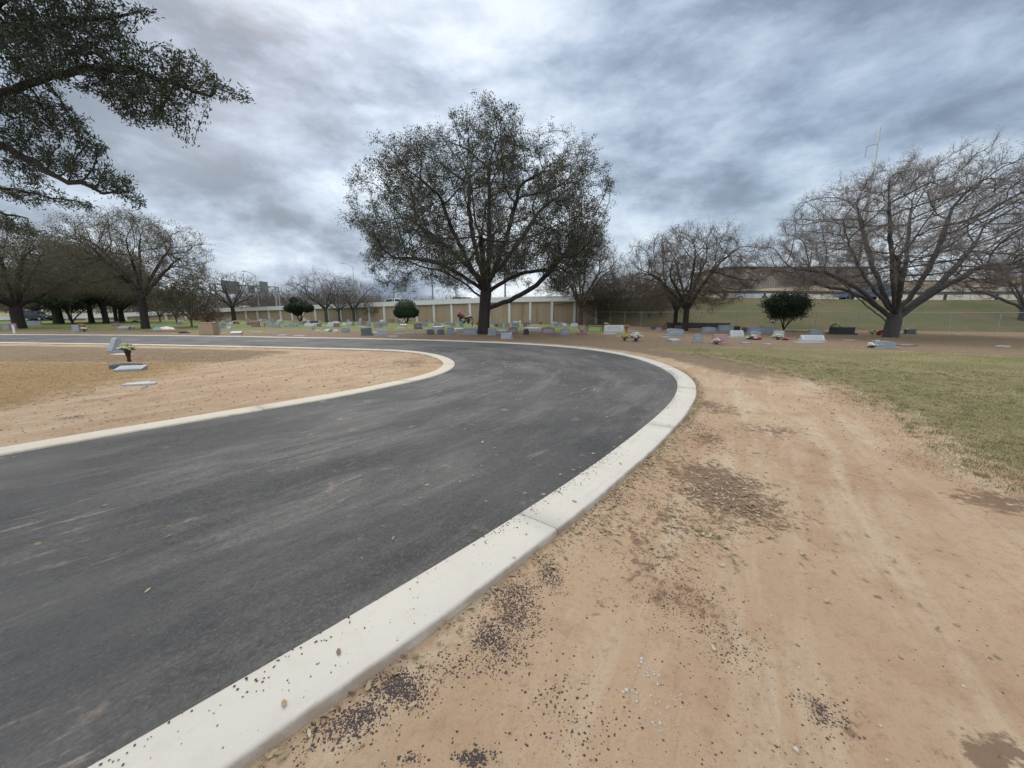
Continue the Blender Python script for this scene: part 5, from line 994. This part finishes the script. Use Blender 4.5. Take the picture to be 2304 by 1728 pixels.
def lump(name, x, y, sx, sy, sz, mat, seed, label, cat, rz=0.0):
    rng = random.Random(seed); V = []; Q = []; nu, nv = 26, 12
    for j in range(nv + 1):
        ph = math.pi / 2 * (1 - j / nv)
        for i in range(nu):
            th = 2 * math.pi * i / nu; k = 1 + .16 * math.sin(3 * th + seed) + .10 * math.sin(7 * th + 2 * j * .4) ; V.append((sx * math.cos(th) * math.cos(ph) * k, sy * math.sin(th) * math.cos(ph) * k, sz * math.sin(ph) * (1 + .35 * math.sin(5 * th + j * .9 + seed)) + rng.uniform(-.01, .01)))
    for j in range(nv):
        for i in range(nu): a = j * nu + i; b = j * nu + (i + 1) % nu; Q.append((a, a + nu, b + nu, b))
    o = link_mesh(name, np_mesh(name, V, np.array(Q)), mat, None, True); o.location = (x, y, -.01); o.rotation_euler = (0, 0, rz); return tag(o, label, cat)
x, y = G(372, 744.5); tag(lump('soil_mound', x + .2, y, 1.5, .8, .10, simple('red_soil', (.24, .13, .08), .95, .3, 8, .4), 3, 'low mound of fresh reddish soil beyond the road left of the tan box', 'soil mound'))
lump('white_sheet', *G(376, 742.5), .78, .28, .24, M['tarp_white'], 5, 'crumpled white plastic sheet lying on the reddish soil mound', 'sheet', -.1); lump('blue_sheet', *G(354, 743), .32, .22, .22, M['tarp_blue'], 8, 'small bundle of pale blue sheeting left of the white sheet', 'sheet'); lump('black_sheet', *G(416, 749.5), .42, .22, .12, M['tarp_black'], 9, 'crumpled black plastic sheet on the soil left of the tan box', 'sheet')
# low black fence behind the twiggy tree
xa, ya = G(1500, 739); xb, yb = G(1640, 741); root = empty('low_black_fence', (xa, ya, 0), math.atan2(yb - ya, xb - xa), 'low solid black panel fence behind the twiggy tree', 'fence'); L = math.hypot(xb - xa, yb - ya)
for i in range(5): MB().box(L * (i + .5) / 5, 0, .30, L / 5 - .05, .05, .5).build('panel', M['black_paint'], root)
for i in range(6): MB().box(L * i / 5, 0, .30, .08, .08, .62).build('post', M['black_paint'], root)

# ------------------------------------------------------------ vehicles
def car(name, x, y, z, rz, paint, label, kind='sedan', cat='car'):
    root = empty(name, (x, y, z), rz, label, cat, 'vehicles on the highway' if z > .5 else None); w = .88
    if kind == 'sedan': body = [(-2.25, .32), (2.2, .30), (2.3, .45), (2.22, .72), (1.2, .88), (-1.7, .92), (-2.25, .86), (-2.32, .55)]; cab = [(1.15, .86), (.45, 1.36), (-.75, 1.40), (-1.65, .90)]
    elif kind == 'suv': body = [(-2.25, .35), (2.2, .33), (2.3, .5), (2.22, .88), (1.15, 1.02), (-2.2, 1.05), (-2.3, .6)]; cab = [(1.1, 1.0), (.55, 1.6), (-1.85, 1.64), (-2.2, 1.03)]
    else: body = [(-2.8, .42), (2.6, .40), (2.75, .6), (2.65, 1.05), (1.7, 1.2), (-2.75, 1.2), (-2.85, .7)]; cab = [(1.6, 1.18), (1.1, 1.85), (-.5, 1.9), (-.8, 1.18)]
    rot = lambda mb: None
    b = MB(); b.prism(body[::-1] if False else body, -w, w, .06); o = b.build('body', M[paint], root, False)
    c = MB(); n = len(cab); V = []
    for sx, k in ((-1, 1), (1, 1)):
        for i, (a, zz) in enumerate(cab): ww = w * (.96 if i in (0, n - 1) else .76); V.append((a, sx * ww, zz))
    c.add(V, [tuple(range(n)), tuple(reversed(range(n, 2 * n)))] + [((i + 1) % n, i, i + n, (i + 1) % n + n) for i in range(n)]); c.build('windows', M['glass'], root)
    t = cab[1:3]; MB().prism([(t[0][0] + .06, t[0][1] - .03), (t[0][0], t[0][1] + .025), (t[1][0], t[1][1] + .03), (t[1][0] - .08, t[1][1] - .03)][::-1], -w * .775, w * .775, .01).build('roof', M[paint], root)
    for sx in (-1, 1):
        mb = MB(); mb.tube([(cab[0][0], sx * w * .955, cab[0][1]), (t[0][0], sx * w * .765, t[0][1])], .035, 5); mb.tube([(cab[-1][0], sx * w * .955, cab[-1][1]), (t[1][0], sx * w * .765, t[1][1])], .05, 5); mb.tube([(-.2, sx * w * .955, cab[0][1]), (-.15, sx * w * .765, t[0][1])], .035, 5); mb.build('pillars', M[paint], root)
        MB().box(body[2][0] - .03, sx * .66, body[2][1] + .18, .10, .28, .12, 0, .02).build('headlight', M['lamp_lens'], root); MB().box(body[0][0] - .0, sx * .68, .74, .09, .24, .14, 0, .02).build('tail_light', M['lamp_red'], root)
        for ax in (1.42, -1.38):
            ax *= 1.15 if kind == 'truck' else 1; r = .36 if kind == 'truck' else .33; wh = MB().lathe([(r * .6, -.11), (r, -.09), (r, .09), (r * .6, .11)], 18).build('wheel', M['tyre'], root, False); wh.rotation_euler = (R(90), 0, 0); wh.location = (ax, sx * (w - .06), r)
            rm = MB().lathe([(.02, .10), (r * .58, .112), (r * .62, .118), (r * .1, .124)], 14).build('rim', M['metal_grey'], wh)
            if sx < 0: rm.rotation_euler = (0, 0, 0)
    return root
def on_deck(px, back, kind_z=0.0):
    q = offs(deck, back); k = np.argmin(np.abs(q[:, 0] / q[:, 1] - (px - CX) / F) + (q[:, 1] < 1) * 99); t = deck[min(k + 1, len(deck) - 1)] - deck[k - 1]; return q[k][0], q[k][1], q[k][2] + .01, math.atan2(t[1], t[0])
for px, bk_, pt, kd, nm, lab, fl_ in [(1926, 3.6, 'blue_paint', 'suv', 'blue_car', 'blue-grey car on the highway seen behind the limbs of the big bare tree', 1), (1680, 11, 'silver_paint', 'sedan', 'silver_car', 'silver car far across the highway, left of the evergreen tree top', 0), (559, 5, 'white_paint', 'suv', 'white_car', 'white car on the highway above the wall behind the round bare oak', 0), (897, 5, 'white_paint', 'truck', 'white_pickup_truck', 'white pickup cab showing above the wall by the round shrub', 1), (1043, 5, 'silver_paint', 'suv', 'pale_car', 'pale car roof above the wall just left of the oak trunk', 0), (1330, 7, 'maroon_paint', 'truck', 'maroon_truck', 'maroon truck above the wall behind the half-leafy tree', 1)]:
    x, y, z, a = on_deck(px, bk_); car(nm, x, y, z, a + (math.pi if fl_ else 0), pt, lab, kd, 'truck' if kd == 'truck' else 'car')
x, y = G(80, 721.5); car('parked_car', x, y, 0, .15, 'black_paint', 'dark car parked far back between the two leftmost thick trunks', 'suv')

# ------------------------------------------------------------ gantry, lamps, poles, lines
def gantry():
    A = Vector((-52.4, 69.0, 0)); B = Vector((-53.2, 90.5, 1.6)); root = empty('sign_gantry', A, 0, 'steel highway sign gantry with lattice beam and sign backs, left of centre', 'sign gantry'); d = (B - A); zt0, zt1 = 6.3, 7.0; mt = M['metal_grey']
    pt = lambda t, z: Vector((d.x * t, d.y * t, z))
    for t, z0, zz in ((0, 0, zt0), (.06, 0, zt0), (.94, 1.2, zt1), (1, 1.2, zt1)): MB().tube([pt(t, z0 - .2), pt(t, zz)], .17, 8).build('post', mt, root)
    mb = MB(); mb.tube([pt(0, zt0), pt(1, zt1)], .14, 6); mb.tube([pt(0, zt0 - 1.2), pt(1, zt1 - 1.2)], .14, 6); n = 18
    for i in range(n): a, b = i / n, (i + 1) / n; za, zb = zt0 + (zt1 - zt0) * a, zt0 + (zt1 - zt0) * b; mb.tube([pt(a, za - (0 if i % 2 else 1.2)), pt(b, zb - (1.2 if i % 2 else 0))], .075, 5)
    mb.build('truss', mt, root)
    for y0, y1, z0, z1 in ((71.6, 76.2, 4.7, 7.1), (78.6, 80.6, 5.1, 6.6), (82.3, 85.0, 4.9, 7.7)): MB().box(.25, (y0 + y1) / 2 - 69, (z0 + z1) / 2, .10, y1 - y0, z1 - z0, 0, .01).build('sign_panel', M['sign_back'], root)
gantry()
def lamp(px, ybase, Y, z0, h, arm, label, group='street lamps along the highway'):
    X = (px - CX) / F * Y; root = empty('street_lamp', (X, Y, z0), 0, label, 'street lamp', group); MB().tube([(0, 0, -.3), (0, 0, h)], [.16, .08], 8).build('pole', M['metal_grey'], root, True)
    if arm: MB().tube([(0, 0, h), (-arm * .5, 0, h + .75), (-arm, 0, h + 1.0)], [.07, .06, .05], 6).build('arm', M['metal_grey'], root, True); MB().box(-arm - .35, 0, h + 1.0, .8, .3, .14, 0, .03).build('lamp_head', M['metal_grey'], root)
lamp(594, 0, 86, .4, 8.6, 2.1, 'curved-arm street lamp behind the sign gantry'); lamp(978, 0, 70, 2.0, 9.5, 2.4, 'tall lamp pole above the wall, left of the oak trunk'); lamp(1137, 0, 63, 2.2, 12, 2.4, 'tall lamp pole rising behind the right limbs of the oak'); lamp(1029, 0, 95, 2.0, 9.0, 2.4, 'thin distant lamp pole between the tall lamp pole and the oak trunk'); lamp(807, 0, 110, .5, 13.0, 2.4, 'faint distant lamp pole right of the pale bare tree')
x, y, z, a = on_deck(911, 9); root = empty('road_sign', (x, y, z), .2, 'grey-green back of a road sign above the wall by the round shrub', 'road sign'); MB().box(0, 0, 4.0, 1.7, .08, 1.5, 0, .01).build('panel', M['sign_back'], root); MB().box(0, .1, 1.6, .14, .12, 4.2).build('post', M['metal_grey'], root)
def upole(px, Y, ytop, label):
    X = (px - CX) / F * Y; zt = P(px, ytop, Y)[2]; root = empty('utility_pole', (X, Y, 0), 0, label, 'utility pole', 'wooden utility poles'); MB().tube([(0, 0, -.3), (0, 0, zt)], [.16, .11], 7).build('pole', M['wood_pole'], root); MB().box(0, -.15, zt - .35, 2.2, .12, .14).build('crossarm', M['wood_pole'], root)
upole(893, 120, 655, 'short wooden utility pole with a crossarm above the round shrub'); upole(368, 118, 664, 'dark wooden pole far behind the small olive trees')
Xp = P(1980, 290, 97)[0]; root = empty('transmission_pole', (Xp, 97, 0), 0, 'tall thin steel mast rising above the big bare tree on the right', 'mast'); zt = P(1975, 285, 97)[2]
MB().tube([(0, 0, -.5), (0, 0, zt)], [.42, .16], 8).build('pole', M['metal_grey'], root, True)
for za in (38.6,): MB().tube([(0, 0, za + .6), (-2.4, 0, za), (-2.4, 0, za - 2.2)], .09, 5).build('arm', M['metal_grey'], root)
def wires(pts, label, gap):
    root = empty('power_line', (0, 0, 0), 0, label, 'power line', 'overhead power lines'); co = np.polyfit([p[0] for p in pts], [p[1] for p in pts], 2)
    for k in range(2):
        L_ = []
        for X in np.linspace(-290, Xp - 2.4, 70): L_.append((X, 130 - .35 * X + .25 * k, float(np.polyval(co, X)) - gap * k))
        MB().tube(L_, .011, 4).build('wire', M['metal_grey'], root)
def lvl(a):
    out = []
    for px, py in a: d_ = ray(px, py); k = d_[0] / d_[1]; Y = 130 / (1 + .35 * k); out.append((k * Y, P(px, py, Y)[2]))
    return out
wires(lvl([(460, 548), (800, 537), (1390, 455), (1900, 363)]), 'topmost pair of thin wires crossing the sky behind the oak', .8); wires(lvl([(480, 577), (800, 569), (1390, 497), (1780, 431)]), 'middle pair of thin wires crossing the sky behind the oak', .7); wires(lvl([(480, 609), (800, 601), (1400, 534), (1740, 475)]), 'lowest pair of thin wires crossing the sky behind the oak', .6)
# brown building beyond the highway
def building():
    Y = 92; X0 = (1617 - CX) / F * Y; X1 = (1925 - CX) / F * Y; zt = P(1700, 603, Y)[2]; w = X1 - X0; root = empty('brown_building', (X0, Y, 0), 0, 'long brown flat-roofed building beyond the highway on the right', 'building')
    t = NT('brown_siding'); co = t.coord(scale=(1, 1, .15)); t.col(t.mix(t.noise(co, 1.5, 6, .7), (.22, .185, .16), (.31, .26, .23))); t.rough(.9)
    mb = MB(); mb.box(w / 2, 8, zt / 2 - .5, w, 16, zt + 1)
    for i in range(56): mb.box(w * (i + .5) / 56, -.05, zt / 2 - .6, w / 56 * .55, .1, zt * .98)
    mb.build('wall', t.m, root); MB().box(w / 2, 8, zt + .12, w + .5, 16.5, .3).build('roof', M['bark_brown'], root)
    for i in range(3): MB().box(w * (.25 + .25 * i), 5, zt + .6, 2.0, 1.6, .7, 0, .03).build('roof_vent', M['metal_grey'], root)
building()
# far woods behind the highway
def woods():
    rng = np.random.default_rng(9); V = []; Q = []; pts = []; drs = []
    for k in range(620):
        if k < 330: X = rng.uniform(-260, -42); Y = rng.uniform(98, 150) + max(0, -X - 120) * -.1; h = rng.uniform(4.5, 8.0)
        elif k < 480: X = rng.uniform(-60, 95); Y = rng.uniform(150, 260); h = rng.uniform(6, 10.5)
        else: X = rng.uniform(95, 330); Y = rng.uniform(115, 190); h = rng.uniform(9, 13.5)
        n = 26; r = h * .36; a = rng.uniform(0, 6.28, n); q = rng.uniform(0, 1, n) ** .5 * r; zz = rng.uniform(.12, .78, n) * h
        pts.append(np.stack([X + q * np.cos(a), Y + q * np.sin(a), zz], 1)); drs.append(np.stack([np.cos(a) * .6, np.sin(a) * .6, np.full(n, .9)], 1))
    p = np.concatenate(pts); d = np.concatenate(drs); v, q, t, tip, td = twigs(rng, p, d, 2, 2.6, .055, .3, .5); v2, q2, t2, tip2, _ = twigs(rng, tip, td, 2, 1.6, .035, .1, .8); n1 = len(v)
    tag(link_mesh('distant_woods', np_mesh('distant_woods', np.concatenate([v, v2]), [np.concatenate([q, q2 + n1]), np.concatenate([t, t2 + n1])]), M['twig'], None), 'bare brown woods on the horizon beyond the highway', 'woods', None, 'stuff')
woods()

# ------------------------------------------------------------ litter on the ground
def gz(x, y): return ground_h(np.asarray(x), np.asarray(y))
def kerb_pt(rng, n, lo, hi, t0, t1):            # points beside the outer kerb: arc range in metres measured back from the near end
    s = np.concatenate([[0], np.cumsum(np.hypot(*np.diff(KI, axis=0).T))]); nr = KO - KI; nr = nr / np.linalg.norm(nr, axis=1)[:, None]; u = rng.uniform(lo, hi, n); t = rng.uniform(t0, t1, n) if np.isscalar(t0) else t0
    f = lambda a: np.interp(u, s, a); return f(KI[:, 0]) + f(nr[:, 0]) * t, f(KI[:, 1]) + f(nr[:, 1]) * t
S_ALL = np.concatenate([[0], np.cumsum(np.hypot(*np.diff(KI, axis=0).T))]); S_NEAR = S_ALL[np.argmin(np.abs(KI[:, 1] - 1.3) + (KI[:, 0] > 2) * 9)]; S_NOSE = S_ALL[np.argmax(KI[:, 0])]
CL = [(1162, 1365, 70, 75, 900), (1106, 1450, 60, 60, 500), (905, 1535, 95, 55, 900), (745, 1645, 90, 55, 700), (920, 1700, 40, 20, 100), (1400, 1240, 130, 90, 420), (1490, 1140, 110, 60, 420), (1660, 1170, 130, 60, 260), (1240, 1290, 40, 40, 260), (1010, 1500, 70, 40, 260), (830, 1600, 70, 40, 260), (1340, 1190, 40, 40, 200), (1065, 1695, 60, 30, 150), (1390, 1125, 50, 45, 420), (1330, 1160, 60, 30, 150), (1619, 1090, 110, 60, 1300), (1610, 915, 60, 16, 420), (1572, 960, 40, 30, 480), (1545, 1010, 40, 35, 260), (1725, 965, 70, 22, 360), (1790, 1000, 70, 24, 220), (1540, 1345, 120, 90, 420), (1640, 1440, 90, 80, 300), (1600, 1560, 120, 90, 240), (1850, 1590, 70, 60, 120), (1500, 1250, 120, 90, 250), (1300, 1600, 200, 120, 120), (1640, 845, 60, 8, 300), (160, 942, 40, 6, 420), (260, 946, 60, 8, 120), (1700, 1700, 200, 60, 100), (1450, 1060, 50, 30, 160)]
def scatter_px(rng, cl, mult=1.0):
    X = []; Y = []
    for px, py, rx, ry, n in cl:
        n *= mult
        cx, cy = G(px, py); ex = abs(G(px + rx, py)[0] - cx) * .5; ey = abs(G(px, py - ry)[1] - cy) * .5; nn = int(n)
        m = rng.normal(0, 1, (nn // 6 + 1, 2)) * .8; k = rng.integers(0, len(m), nn); X.append(cx + (m[k, 0] + rng.normal(0, .33, nn)) * ex); Y.append(cy + (m[k, 1] + rng.normal(0, .33, nn)) * ey)
    return np.concatenate(X), np.concatenate(Y)
def chunks(name, x, y, z, size, rng, mat, label, cat, flat=.7):
    n = len(x); a = rng.uniform(0, 6.28, n); base = np.array([(1, 0, 0), (.3, .9, .1), (-.8, .5, 0), (-.7, -.6, .05), (.4, -.9, 0), (.1, .1, 1), (-.1, 0, -.6)]); s = size[:, None, None] * rng.uniform(.65, 1.35, (n, 7, 1))
    b = base[None] * s * np.array([1, 1, flat]); c, sn = np.cos(a)[:, None], np.sin(a)[:, None]; V = np.stack([b[..., 0] * c - b[..., 1] * sn + x[:, None], b[..., 0] * sn + b[..., 1] * c + y[:, None], b[..., 2] + z[:, None]], -1).reshape(-1, 3)
    T = np.array([(i, (i + 1) % 5, 5) for i in range(5)] + [((i + 1) % 5, i, 6) for i in range(5)]); F_ = (np.arange(n)[:, None, None] * 7 + T[None]).reshape(-1, 3)
    return tag(link_mesh(name, np_mesh(name, V, F_), mat), label, cat, None, 'stuff')
def litter():
    rng = np.random.default_rng(123)
    x, y = scatter_px(rng, CL, 3.4); z = gz(x, y); dR = sdist(x, y, ROADPOLY); ok = (dR > .01) & (hsum(x * 9, y * 9, 31) + rng.normal(0, .35, len(x)) > -.05); x, y, z = x[ok], y[ok], z[ok]
    xs_, ys_ = [x], [y]; zs_ = [z]; sz = [np.abs(rng.normal(.0014, .0018, len(x))) + .0013]
    # crumbs spilled over the kerb from the asphalt edge and along its outer toe
    n = 2600; t = np.abs(rng.normal(0, .07, n)); a, b = kerb_pt(rng, n, S_NOSE + 1, S_NEAR + 1, t, 0); cl = hsum(a * 4, b * 4, 4) + rng.normal(0, .3, n) > .1; a, b = a[cl], b[cl]; xs_.append(a); ys_.append(b); zs_.append(np.full(len(a), KZ + .003)); sz.append(rng.uniform(.002, .006, len(a)))
    n = 330; a, b = kerb_pt(rng, n, S_NOSE - 3, S_NEAR + 1, 0.0, KW - .02); xs_.append(a); ys_.append(b); zs_.append(np.full(n, KZ + .004)); sz.append(rng.uniform(.0012, .0042, n))
    n = 1500; a, b = kerb_pt(rng, n, S_NOSE - 2, S_NEAR + 1, 0.0, 1.0); t = KW + .02 + np.abs(rng.normal(0, .3, n)); a, b = kerb_pt(rng, n, S_NOSE - 2, S_NEAR + 1, t, 0); xs_.append(a); ys_.append(b); zs_.append(gz(a, b)); sz.append(rng.uniform(.002, .007, n))
    n = 1500; X = rng.uniform(-1, 7, n); Y = rng.uniform(.8, 9, n); k = sdist(X, Y, ROADPOLY) > .02; X, Y = X[k], Y[k]; xs_.append(X); ys_.append(Y); zs_.append(gz(X, Y)); sz.append(rng.uniform(.0015, .006, len(X)))
    m = simple('asphalt_crumb', (.070, .054, .052), .85, .5, 60)
    chunks('asphalt_crumbs', *map(np.concatenate, (xs_, ys_, zs_, sz)), rng, m, 'loose black asphalt crumbs spilled beside and over the kerb', 'gravel')
    # clods and pebbles
    n = 16000; X = rng.uniform(-16, 12, n); Y = .9 + 13 * rng.random(n) ** 1.2; h = hsum(X * 1.4, Y * 1.4, 6) + rng.normal(0, .35, n); k = (sdist(X, Y, ROADPOLY) > .03) & (h > .1) ; k |= (sdist(X, Y, ISLPOLY) < -.1) & (rng.random(n) < .8); X, Y = X[k], Y[k]
    chunks('soil_clods', X, Y, gz(X, Y), np.abs(rng.normal(.004, .004, len(X))) * (1 + Y * .12) + .0025, rng, simple('soil_clod', (.27, .165, .10), .95, .35, 30), 'small red-brown clods of soil on the bare dirt', 'soil clods')
    n = 420; X = rng.uniform(-1, 8, n); Y = rng.uniform(.9, 8, n); k = sdist(X, Y, ROADPOLY) > .03; a, b = scatter_px(rng, [(1500, 1590, 90, 60, 40), (1420, 1500, 90, 70, 24)]); X = np.concatenate([X[k], a]); Y = np.concatenate([Y[k], b]); chunks('pebbles', X, Y, gz(X, Y), np.abs(rng.normal(.0035, .003, len(X))) + .0025, rng, simple('pale_pebble', (.42, .36, .30), .8, .2, 20), 'pale pebbles scattered in the dirt', 'pebbles')
    # fallen leaves
    L = []
    n = 3600; t = KW + .012 + np.abs(rng.normal(0, .075, n)); u = kerb_pt(rng, n, S_NOSE - 1, S_NEAR + 1, t, 0); k = (hsum(u[0] * 2.2, u[1] * 2.2, 12) + rng.normal(0, .4, n)) > .0; L.append((u[0][k], u[1][k], 1))
    a, b = scatter_px(rng, [(1619, 1100, 160, 90, 520), (1350, 1150, 120, 60, 150), (1500, 1010, 120, 50, 160), (1560, 1200, 120, 60, 120), (1600, 960, 150, 40, 150), (1620, 1190, 90, 30, 60)]); kk = sdist(a, b, ROADPOLY) > .01; L.append((a[kk], b[kk], 1))
    n = 560; X = rng.uniform(-1, 8, n); Y = .8 + 9 * rng.random(n); L.append((X, Y, 1))
    n = 11000; X = rng.uniform(2.5, 20, n); Y = rng.uniform(3, 17, n); d = sdist(X, Y, GRASS_R); k = (rng.random(n) < np.exp(-np.abs(d + .4) * .9) + .30 * (d < 0)); L.append((X[k], Y[k], 1))
    n = 9000; X = rng.uniform(-18, -2, n); Y = rng.uniform(4.5, 15, n); k = (sdist(X, Y, ISLPOLY) < -.2) & (rng.random(n) < .18 + .7 * np.exp(-((X + 9.2) / 2.2) ** 2 - ((Y - 9.5) / 2.6) ** 2)); L.append((X[k], Y[k], 1))
    n = 13000; X = rng.uniform(-30, 45, n); Y = rng.uniform(14, 33, n); k = (sdist(X, Y, ROADPOLY) > .1) & (sdist(X, Y, ISLPOLY) > 0) & (rng.random(n) < .6); L.append((X[k], Y[k], 1.3))
    n = 60; X = rng.uniform(-6, 4, n); Y = .9 + 11 * rng.random(n) ** 1.3; k = sdist(X, Y, ROADPOLY) < -.5; L.append((X[k], Y[k], 1))
    X = np.concatenate([l[0] for l in L]); Y = np.concatenate([l[1] for l in L]); sc = np.concatenate([np.full(len(l[0]), l[2]) for l in L]); k = (sdist(X, Y, ROADPOLY) > .36) | (sdist(X, Y, ROADPOLY) > .005); rd = sdist(X, Y, ROADPOLY) < 0
    dk = sdist(X, Y, [tuple(p) for p in KO[::9]], False); onk = rd & (dk < KW + .02); Z = np.where(rd, np.where(onk, KZ + .006, .045), gz(X, Y) + .007)
    n = len(X); a = rng.uniform(0, 6.28, n); ln = rng.uniform(.022, .050, n) * sc; wd = ln * rng.uniform(.14, .22, n); cu = rng.uniform(0, .35, n) * ln; tl = rng.normal(0, .16, n)
    d = np.stack([np.cos(a), np.sin(a), tl], 1); s = np.stack([-np.sin(a), np.cos(a), rng.normal(0, .25, n)], 1); p = np.stack([X, Y, Z + np.abs(tl) * ln * .5], 1); up = np.array([0, 0, 1.0])
    pt = lambda f, w, c: p + d * (ln * (f - .5))[:, None] + s * (wd * w)[:, None] + up * (cu * c)[:, None]
    V = np.stack([pt(0, 0, .5), pt(.3, 1, .25), pt(.7, .9, .3), pt(1, 0, .6), pt(.7, -.9, .3), pt(.3, -1, .25), pt(.5, 0, 0)], 1).reshape(-1, 3); T = np.array([(6, i, (i + 1) % 6) for i in range(6)]); F_ = (np.arange(n)[:, None, None] * 7 + T[None]).reshape(-1, 3)
    m = leafmat('fallen_leaf', [(.30, .225, .125), (.21, .19, .095), (.42, .35, .23), (.15, .105, .06), (.36, .28, .17), (.24, .14, .075)], .15)
    tag(link_mesh('fallen_leaves', np_mesh('fallen_leaves', V, F_), m), 'dry fallen oak leaves scattered on dirt, grass and along the kerb', 'leaves', None, 'stuff')
    # mown grass
    def blades(name, X, Y, hgt, wid, mat, label, cat):
        n = len(X); a = rng.uniform(0, 6.28, n); h = hgt * rng.uniform(.5, 1.3, n); w = wid * rng.uniform(.6, 1.3, n); lx = rng.normal(0, .55, n) * h; ly = rng.normal(0, .55, n) * h; z = gz(X, Y) - .004
        V = np.stack([np.stack([X - np.cos(a) * w, Y - np.sin(a) * w, z], 1), np.stack([X + np.cos(a) * w, Y + np.sin(a) * w, z], 1), np.stack([X + lx, Y + ly, z + h], 1)], 1).reshape(-1, 3); tag(link_mesh(name, np_mesh(name, V, np.arange(n * 3).reshape(-1, 3)), mat), label, cat, None, 'stuff')
    n = 420000; r = 3.2 + 20 * rng.random(n) ** 1.6; th = rng.uniform(R(12), R(62), n); X, Y = r * np.sin(th), r * np.cos(th); d = sdist(X, Y, GRASS_R) + .5 * hsum(X * 2.5, Y * 2.5, 15); k = (d < .15) & (rng.random(n) < ss(.15, -.9, d) + .06); X, Y = X[k], Y[k]
    blades('grass', X, Y, .030, .0035, leafmat('grass_blade', [(.15, .155, .065), (.25, .22, .10), (.38, .32, .19), (.13, .14, .055), (.32, .27, .15), (.40, .33, .21)], .3), 'short mown grass turning yellow on the right', 'grass')
    n = 2600; r = 3.4 + 13 * rng.random(n) ** 1.4; th = rng.uniform(R(12), R(62), n); cx, cy = r * np.sin(th), r * np.cos(th); d = sdist(cx, cy, GRASS_R); k = d < -.1; cx, cy = cx[k], cy[k]; m_ = 26
    X = np.repeat(cx, m_) + rng.normal(0, .035, len(cx) * m_); Y = np.repeat(cy, m_) + rng.normal(0, .035, len(cx) * m_); blades('grass_tufts', X, Y, .040, .004, leafmat('tuft_blade', [(.11, .13, .05), (.20, .19, .08), (.30, .26, .13)], .3), 'slightly taller tufts standing in the mown grass on the right', 'grass')
    n = 90000; X = rng.uniform(-17, -6, n); Y = rng.uniform(5, 15, n); dd = ss(-7.0, -12.0, X + .15 * (Y - 8)); k = (sdist(X, Y, ISLPOLY) < -.6) & (rng.random(n) < dd * (.5 + .5 * hsum(X * 1.8, Y * 1.8, 17))); blades('dead_grass', X[k], Y[k], .024, .004, leafmat('dead_blade', [(.36, .24, .11), (.27, .17, .075), (.42, .31, .17)], .2), 'patchy dead yellow grass on the island', 'grass')
litter()
